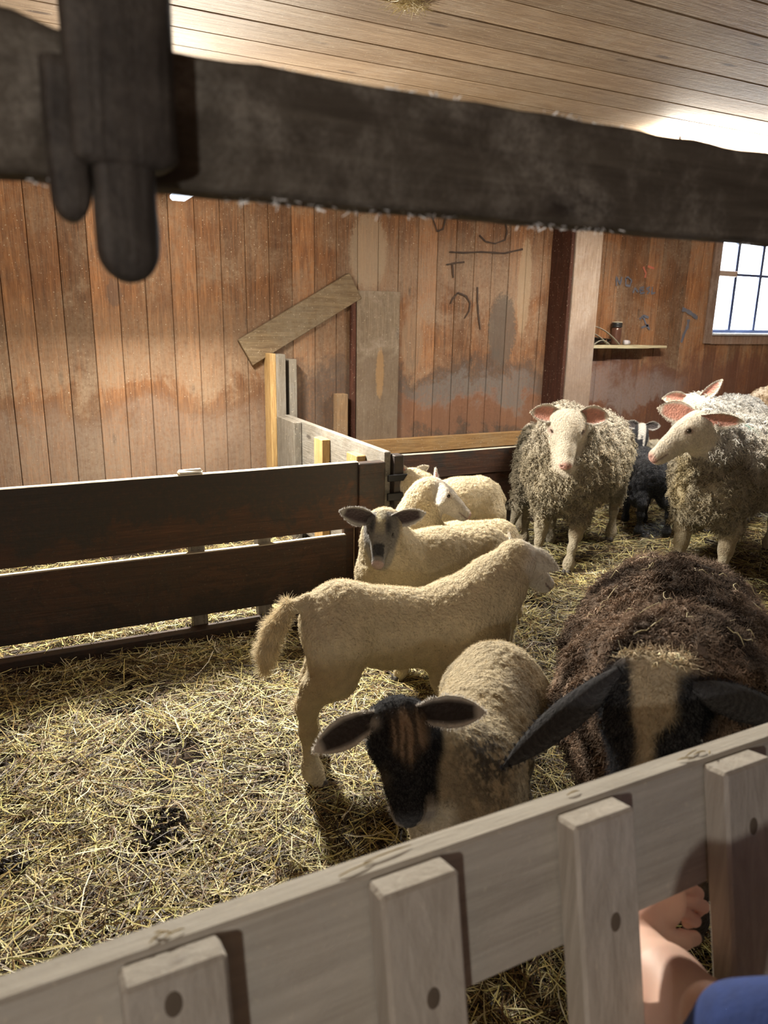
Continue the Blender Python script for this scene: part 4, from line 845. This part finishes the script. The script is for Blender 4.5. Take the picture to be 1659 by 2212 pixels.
# 11. black lamb between the ewes
Km = dict(name='lamb', cat='lamb', seed=11, origin=(4.12, 3.93), heading=62, res=.007, legtop=.30, head=.21,
    label='black lamb between the two ewes seen from behind, black legs in the hay',
    body=[((-.20, 0, .44), (.0, 0, .44), .135, .125, .04, .95), ((.0, 0, .44), (.14, 0, .42), .125, .12, .04, .9)],
    legs=rl([hind(-.30, -.095, .36, .92), hind(-.28, .095, .36, .92), fore(.12, -.07, .34, .9), fore(.12, .07, .34, .9)]),
    neck=([(.12, 0, .46), (.20, -.04, .50), (.25, -.08, .50)], [.10, .075, .065]), poll=(4.33, 4.10, .56), nose_dir=(.6, .1, -.7),
    ears=[(1, (.0, .9, 0), (.8, 0, .2), .11, .034, .2), (-1, (.3, -.9, 0), (.8, 0, .2), .11, .034, .2)], earcol=((.03, .02, .02), (.02, .02, .022), (.03, .03, .03)),
    color=lambda V, H, N, ww, ih: np.tile(BLK * .75, (len(V), 1)), wool=[('fur', 9000, .010, .0012, w_skinny, (.9, .4))])
build_animal(Km)
# 12. shaggy sheep hidden behind the facing ewe
Nm = dict(name='sheep', cat='sheep', seed=12, origin=(3.23, 4.06), heading=60, res=.009, legtop=.34, head=.26, lump=(.012, 30), scale=1.0,
    label='small shaggy sheep almost hidden behind the facing ewe',
    body=[((-.12, 0, .46), (.0, 0, .46), .145, .145, .06, .85), ((.0, 0, .46), (.12, 0, .46), .145, .13, .06, .85)],
    legs=rl([hind(-.23, .09, .44, .95), hind(-.21, -.09, .44, .95), fore(.12, -.08, .38, .95), fore(.11, .08, .38, .95)]),
    neck=([(.10, 0, .50), (.15, .0, .62), (.17, .0, .70)], [.12, .10, .085]), poll=(3.325, 4.225, .765), nose_dir=(.85, .15, -.25), tail=([(-.22, .10, .42), (-.27, .15, .3), (-.28, .18, .18)], [.06, .045, .02]),
    ears=[(1, (0, .9, 0), (.8, 0, .2), .12, .034, .1), (-1, (.3, -.9, 0), (.8, 0, .2), .12, .034, .1)], earcol=PINKEAR,
    color=lambda V, H, N, ww, ih: face_white(V, H, N, ww, ih, wool=GREYW * .6), wool=[('lock', 5000, .04, .0035, w_adult, (.75, .3))])
build_animal(Nm)
# 13. big brown sheep with its head over the fence
def brown(V, H, N, ww, ih):
    n1 = vnoise(V, 10, 71); n2 = vnoise(V, 45, 72); n3 = vnoise(V, 26, 73); c = mixc(np.array([.060, .043, .033]), np.array([.27, .200, .150]), sstep(.3, .75, n1)) * (.5 + .9 * n2[:, None]); x, y, z, hm = H.T
    hd = sstep(-.02, .10, x + .1 * (n3 - .5)) * hm; c = mixc(c, BLK * .85, hd)
    bl = hm * sstep(-.14, -.02, x) * (z > -.30) * sstep(.03, -.03, np.abs(y) - np.interp(x, [-.1, .08, .22, .38, .6], [.15, .115, .065, .030, .022]) + .09 * (n3 - .5) + .04 * (n2 - .5)) * (x < .9); return mixc(c, np.array([.62, .52, .36]) * 1.0, np.clip(bl, 0, 1) * (.75 + .25 * n2))
Lm = dict(name='sheep', cat='sheep', seed=13, origin=(1.55, 1.31), heading=222, res=.005, legtop=.26, head=.325, clump=32, lump=(.016, 30), scale=1.1, hw=1.22,
    label='big brown woolly sheep with a pale blaze, head lowered behind the fence',
    body=[((-.29, 0, .56), (-.05, 0, .555), .245, .250, .06, 1.10), ((-.05, 0, .555), (.22, 0, .56), .250, .235, .06, 1.06), ((.22, 0, .56), (.42, .0, .63), .235, .17, .08, 1.05)],
    legs=rl([hind(-.45, -.13, .42, 1.0), hind(-.45, .13, .42, 1.0), fore(.30, -.12, .38, 1.0), fore(.30, .12, .38, 1.0)]),
    neck=([(.32, 0, .66), (.50, .0, .77), (.62, -.01, .83)], [.19, .145, .105]),
    poll=(.95, .83, .93), nose_dir=(-.32, -.30, -.86), up=(-.6, -.6, .6), ears=[(-1, (-.62, .36, -.66), (.45, .40, -.6), .265, .031, .10), (1, (.86, -.50, -.20), (.4, .5, -.6), .20, .034, .1)],
    earcol=((.02, .018, .02), (.028, .028, .033), (.03, .03, .035)), color=brown,
    wool=[('lock', 34000, .026, .0022, w_adult, (.35, 1.7)), ('fur', 60000, .022, .0007, w_adult, (.6, 1.3)), ('fur', 12000, .012, .0007, lambda V, H, ww, ih, lf: ih, (.9, .3))])
build_animal(Lm)

# ------------------------------------------------ arm reaching through the fence
pe = tag(empty('person', (.70, .35, 0)), 'bare arm and hand with a blue sleeve reaching through the fence', 'person')
Hd = SDF()
def Wp(px, py, y): d = cR * (px - 829.5) + cD * (py - 1106) + cF * 1597.0; return CAM + d * ((y - CAM[1]) / d[1])
a0, a1, a2, a3 = Wp(1600, 2330, .34), Wp(1545, 2255, .41), Wp(1440, 2135, .50), Wp(1374, 2030, .60)
wr = Wp(1380, 1985, .612); Hd.chain([a0, a1, a2, a3, wr], [.058, .056, .046, .027, .025], .02)
Hd.cap(Wp(1540, 2195, .37), Wp(1620, 2290, .33), .030, .045, .012)
pc = Wp(1428, 1955, .625); Hd.ell(pc, (.044, .024, .033), None, .02); Hd.chain([wr, pc], [.025, .027], .02)
FG = [((1440, 1922), (1482, 1912), (1506, 1930), (1494, 1944)), ((1442, 1945), (1490, 1944), (1518, 1958), (1504, 1972)), ((1438, 1966), (1478, 1972), (1500, 1988), (1484, 1994))]
for i, f_ in enumerate(FG): Hd.chain([Wp(*q_, y_) for q_, y_ in zip(f_, (.622, .632, .640, .655))], [.0112, .0108, .0098, .0085], .003)
Hd.chain([Wp(1432, 1912, .63), Wp(1462, 1903, .64), Wp(1480, 1915, .655)], [.0115, .0105, .009], .005)
Hd.chain([Wp(1400, 2004, .60), Wp(1435, 2028, .598), Wp(1474, 2030, .600), Wp(1500, 2026, .605)], [.019, .0150, .0135, .0105], .006)
V, F, Nn = Hd.mesh(.0035); n1 = vnoise(V, 40, 3)
colr = mixc(np.array([.74, .50, .40]), np.array([.76, .40, .33]), sstep(.55, .66, V[:, 1]) * .8 + .2 * n1)
o = link('arm', fast_mesh('arm', V, F, M_SKIN, colr)); o.parent = pe; o.matrix_parent_inverse = Matrix.Translation(-Vector(pe.location))
Sl = SDF(); Sl.chain([Wp(1605, 2285, .335), Wp(1680, 2330, .28), (.80, .10, 1.05), (.86, -.05, 1.22)], [.058, .066, .085, .10], .02); V, F, Nn = Sl.mesh(.006); V = V + Nn * ((vnoise(V, 18, 2) - .5) * .02)[:, None]
o = link('sleeve', fast_mesh('sleeve', V, F, M_SLEEVE)); o.parent = pe; o.matrix_parent_inverse = Matrix.Translation(-Vector(pe.location))

# ------------------------------------------------ bedding: loose hay over the whole pen
def hay(name, n, xr, yr, seed, zoff=.0, zth=.03, mask=None):
    rg = np.random.default_rng(seed); x = rg.uniform(*xr, n); y = rg.uniform(*yr, n)
    # keep only what can be seen near the pen
    az = np.degrees(np.arctan2(x, y)); k = (az > -12) & (az < 62)
    if mask is not None: k &= mask(x, y)
    k &= ~((y > 3.17) & (y < 3.3) & (x < 1.6) & (rg.random(n) < .8)); dens = vnoise(np.stack([x, y, x * 0], -1), 2.2, 8) * .6 + vnoise(np.stack([x, y, x * 0], -1), 7, 9) * .5; k &= rg.random(n) < sstep(.22, .52, dens)
    x, y = x[k], y[k]; n = len(x); K = 4; yaw = rg.uniform(0, 2 * np.pi, n) ; L = rg.gamma(4, .025, n).clip(.03, .26); d = np.stack([np.cos(yaw), np.sin(yaw), rg.normal(0, .10, n)], 1)
    up = rg.random(n) < .03; d[up, 2] = rg.uniform(.3, .8, up.sum()); d = nrm_rows(d); sd = nrm_rows(np.cross(d, np.stack([rg.normal(0, .45, n), rg.normal(0, .45, n), np.ones(n)], 1)))
    u = np.linspace(-.5, .5, K)[None, :, None]; bend = rg.normal(0, .085, (n, 1, 1)) * L[:, None, None]; z0 = ground_z(x, y) + zoff + zth * rg.random(n) ** 1.3
    P = np.stack([x, y, z0], 1)[:, None] + d[:, None] * u * L[:, None, None] + np.cross(d, np.array([[0, 0, 1.]]))[:, None] * bend * (u * u * 4 - .5) + np.array([0, 0, 1.]) * rg.normal(0, .03, (n, 1, 1)) * L[:, None, None] * (u * u * 4)
    gzz = ground_z(P[..., 0], P[..., 1]); P[..., 2] = np.maximum(P[..., 2], gzz + .0)
    wd = (rg.uniform(.0007, .0019, n))[:, None] * np.ones((1, K)); wd[:, -1] *= .5
    pal = np.array([[.68, .60, .24], [.74, .68, .40], [.50, .38, .15], [.17, .10, .045], [.05, .030, .018], [.76, .72, .56], [.44, .44, .17]]); pr = np.array([.20, .13, .13, .24, .20, .05, .05]); c = pal[rg.choice(7, n, p=pr)] * rg.uniform(.7, 1.15, (n, 1))
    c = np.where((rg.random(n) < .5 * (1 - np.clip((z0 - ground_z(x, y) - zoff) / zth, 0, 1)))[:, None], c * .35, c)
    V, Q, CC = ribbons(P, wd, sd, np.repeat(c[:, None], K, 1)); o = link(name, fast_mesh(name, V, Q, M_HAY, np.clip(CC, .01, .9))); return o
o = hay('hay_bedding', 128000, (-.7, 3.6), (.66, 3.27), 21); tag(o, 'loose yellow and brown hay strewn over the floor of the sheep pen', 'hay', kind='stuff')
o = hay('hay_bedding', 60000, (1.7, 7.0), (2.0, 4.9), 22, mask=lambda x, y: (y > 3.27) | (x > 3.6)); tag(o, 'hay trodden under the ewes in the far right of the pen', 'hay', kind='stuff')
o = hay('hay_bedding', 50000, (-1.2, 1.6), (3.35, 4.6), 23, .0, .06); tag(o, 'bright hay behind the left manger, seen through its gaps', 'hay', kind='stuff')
# droppings
def pellets(name, cx, cy, sx, sy, n, label, seed):
    rg = np.random.default_rng(seed); m_ = MB()
    for i in range(n):
        a = rg.random() * 6.28; r = rg.random() ** .6; x, y = cx + sx * r * math.cos(a), cy + sy * r * math.sin(a); z = float(ground_z(np.array([x]), np.array([y]))[0]) + .016 + .012 * rg.random(); s_ = rg.uniform(.006, .0095)
        m_.lathe([(1e-4, -s_), (s_ * .75, -s_ * .62), (s_, 0), (s_ * .75, s_ * .62), (1e-4, s_)], (x, y, z), 8)
    o = m_.build(name, M_DUNG, smooth=True); tag(o, label, 'droppings', kind='stuff')
pellets('dropping_pile', .27, 1.98, .075, .085, 110, 'cluster of shiny dark droppings on the hay left of the black-faced lamb', 1)
pellets('dropping_pile', .17, 1.32, .12, .05, 130, 'wet black droppings in the hay just behind the fence at lower left', 2)
pellets('dropping_pile', -.14, 2.00, .05, .04, 40, 'small dark droppings in the hay at the left edge', 3)
# stalks of hay caught in the brown wool and lying on the rail
def stalk(pts, w_, label, group, col=(.66, .58, .34)):
    m_ = MB().tube(pts, [w_ * .6] + [w_] * (len(pts) - 2) + [w_ * .4], 6, c=col); o = m_.build('hay_stalk', M_HAY, smooth=True); return tag(o, label, 'stalk', group)

Vl, Nl, Hl = Lm['mesh']; thL = R(Lm['heading']); rg = np.random.default_rng(5); okv = np.nonzero((Nl[:, 2] > .55) & (Vl[:, 2] > .6) & (Hl[:, 0] < .1))[0]
def toW(v): return np.array([Lm['origin'][0] + v[0] * math.cos(thL) - v[1] * math.sin(thL), Lm['origin'][1] + v[0] * math.sin(thL) + v[1] * math.cos(thL), v[2]])
for i in range(26):
    v = Vl[rg.choice(okv)]; p = toW(v); a = rg.random() * 6.28; L_ = rg.uniform(.03, .10); bx, by = math.cos(a), math.sin(a); pts = []
    for t in np.linspace(-.5, .5, 6):
        q = p + np.array([bx * t * L_ - by * .25 * L_ * (t * t * 4 - .5) * (i % 3 - 1), by * t * L_ + bx * .25 * L_ * (t * t * 4 - .5) * (i % 3 - 1), 0]); lq = (q - np.array([*Lm['origin'], 0])); l_ = np.array([lq[0] * math.cos(thL) + lq[1] * math.sin(thL), -lq[0] * math.sin(thL) + lq[1] * math.cos(thL)])
        k = np.argmin(((Vl[okv, :2] - l_) ** 2).sum(1)); q[2] = Vl[okv[k], 2] + .020 + .004 * math.sin(t * 9 + i); pts.append(q)
    stalk(pts, rg.uniform(.0008, .0014), 'pale hay stalk caught in the wool on the brown sheep', 'hay stalks on the brown sheep')
def FP(x, v): return FM @ Vector((x, v, .0022))
for i, (x, v, a, L_) in enumerate(((.27, .014, .35, .045), (.31, .022, .2, .06), (.07, .012, 1.0, .03), (.075, .016, 2.1, .028), (.085, .01, .4, .02), (.74, .012, 2.4, .03), (.76, .02, .6, .035), (.78, .008, 1.2, .022), (.77, .015, 2.9, .02), (.56, .02, .1, .02))):
    c_, s_ = math.cos(a), math.sin(a); stalk([FP(x + c_ * t * L_, v + s_ * t * L_ * .35) + Vector((0, 0, .002 * (1 - 4 * t * t))) for t in (-.5, -.2, .2, .5)], .0010, 'short hay stalk lying on top of the pale foreground fence', 'hay stalks on the fence top', (.42, .33, .16))
# fluff and dust clinging to the edges of the overhead rail
n = 900; x = rg.uniform(-.2, 1.0, n); keep = vnoise(np.stack([x, x * 0, x * 0], 1), 14, 4) > .58; x = x[keep]; n = len(x); top = rg.random(n) < .6; z0 = np.where(top, 1.682 - .004 * (x > .5) * (x - .5), 1.590)
y0 = rg.uniform(.602, .636, n); d = nrm_rows(np.stack([rg.normal(0, 1, n), rg.normal(0, .4, n), np.where(top, 1, -1) * rg.uniform(.05, .5, n)], 1)); K = 4; u = np.linspace(0, 1, K)[None, :, None]
Pp = np.stack([x, y0, z0], 1)[:, None] + d[:, None] * u * rg.uniform(.003, .009, (n, 1, 1)); V, Q, CC = ribbons(Pp, np.full((n, K), .0006), nrm_rows(np.cross(d, rg.normal(0, 1, (n, 3)))), np.full((n, K, 3), .75))
o = link('rail_fluff', fast_mesh('rail_fluff', V, Q, M_FUR, CC)); o['kind'] = 'stuff'; o.parent = br; o.matrix_parent_inverse = Matrix.Translation(-Vector(br.location))

# wisp of straw hanging from a gap in the ceiling boards
d = cR * (882 - 829.5) + cD * (4 - 1106) + cF * 1597.0; wp = CAM + d * ((ZC - CAM[2]) / d[2]); rg = np.random.default_rng(8); n = 260
th_ = rg.uniform(0, 6.28, n); r0 = rg.uniform(.01, .05, n); B = np.stack([wp[0] + r0 * 1.4 * np.cos(th_), wp[1] + r0 * np.sin(th_), np.full(n, ZC - .003)], 1); d = nrm_rows(np.stack([rg.normal(0, 1, n), rg.normal(0, 1, n), -rg.random(n) * .5], 1)); K = 5; u = np.linspace(0, 1, K)[None, :, None]
Pp = B[:, None] + d[:, None] * u * rg.uniform(.02, .06, (n, 1, 1)) + nrm_rows(rg.normal(0, 1, (n, 3)))[:, None] * .012 * u * u; Pp[..., 2] = np.minimum(Pp[..., 2], ZC - .001)
V, Q, CC = ribbons(Pp, np.full((n, K), .0007), nrm_rows(np.cross(d, rg.normal(0, 1, (n, 3)))), np.tile(np.array([.60, .50, .28]), (n, K, 1)))
o = link('straw_wisp', fast_mesh('straw_wisp', V, Q, M_HAY, CC)); tag(o, 'small wisp of straw caught in the ceiling boards at the top edge', 'straw', kind='stuff')
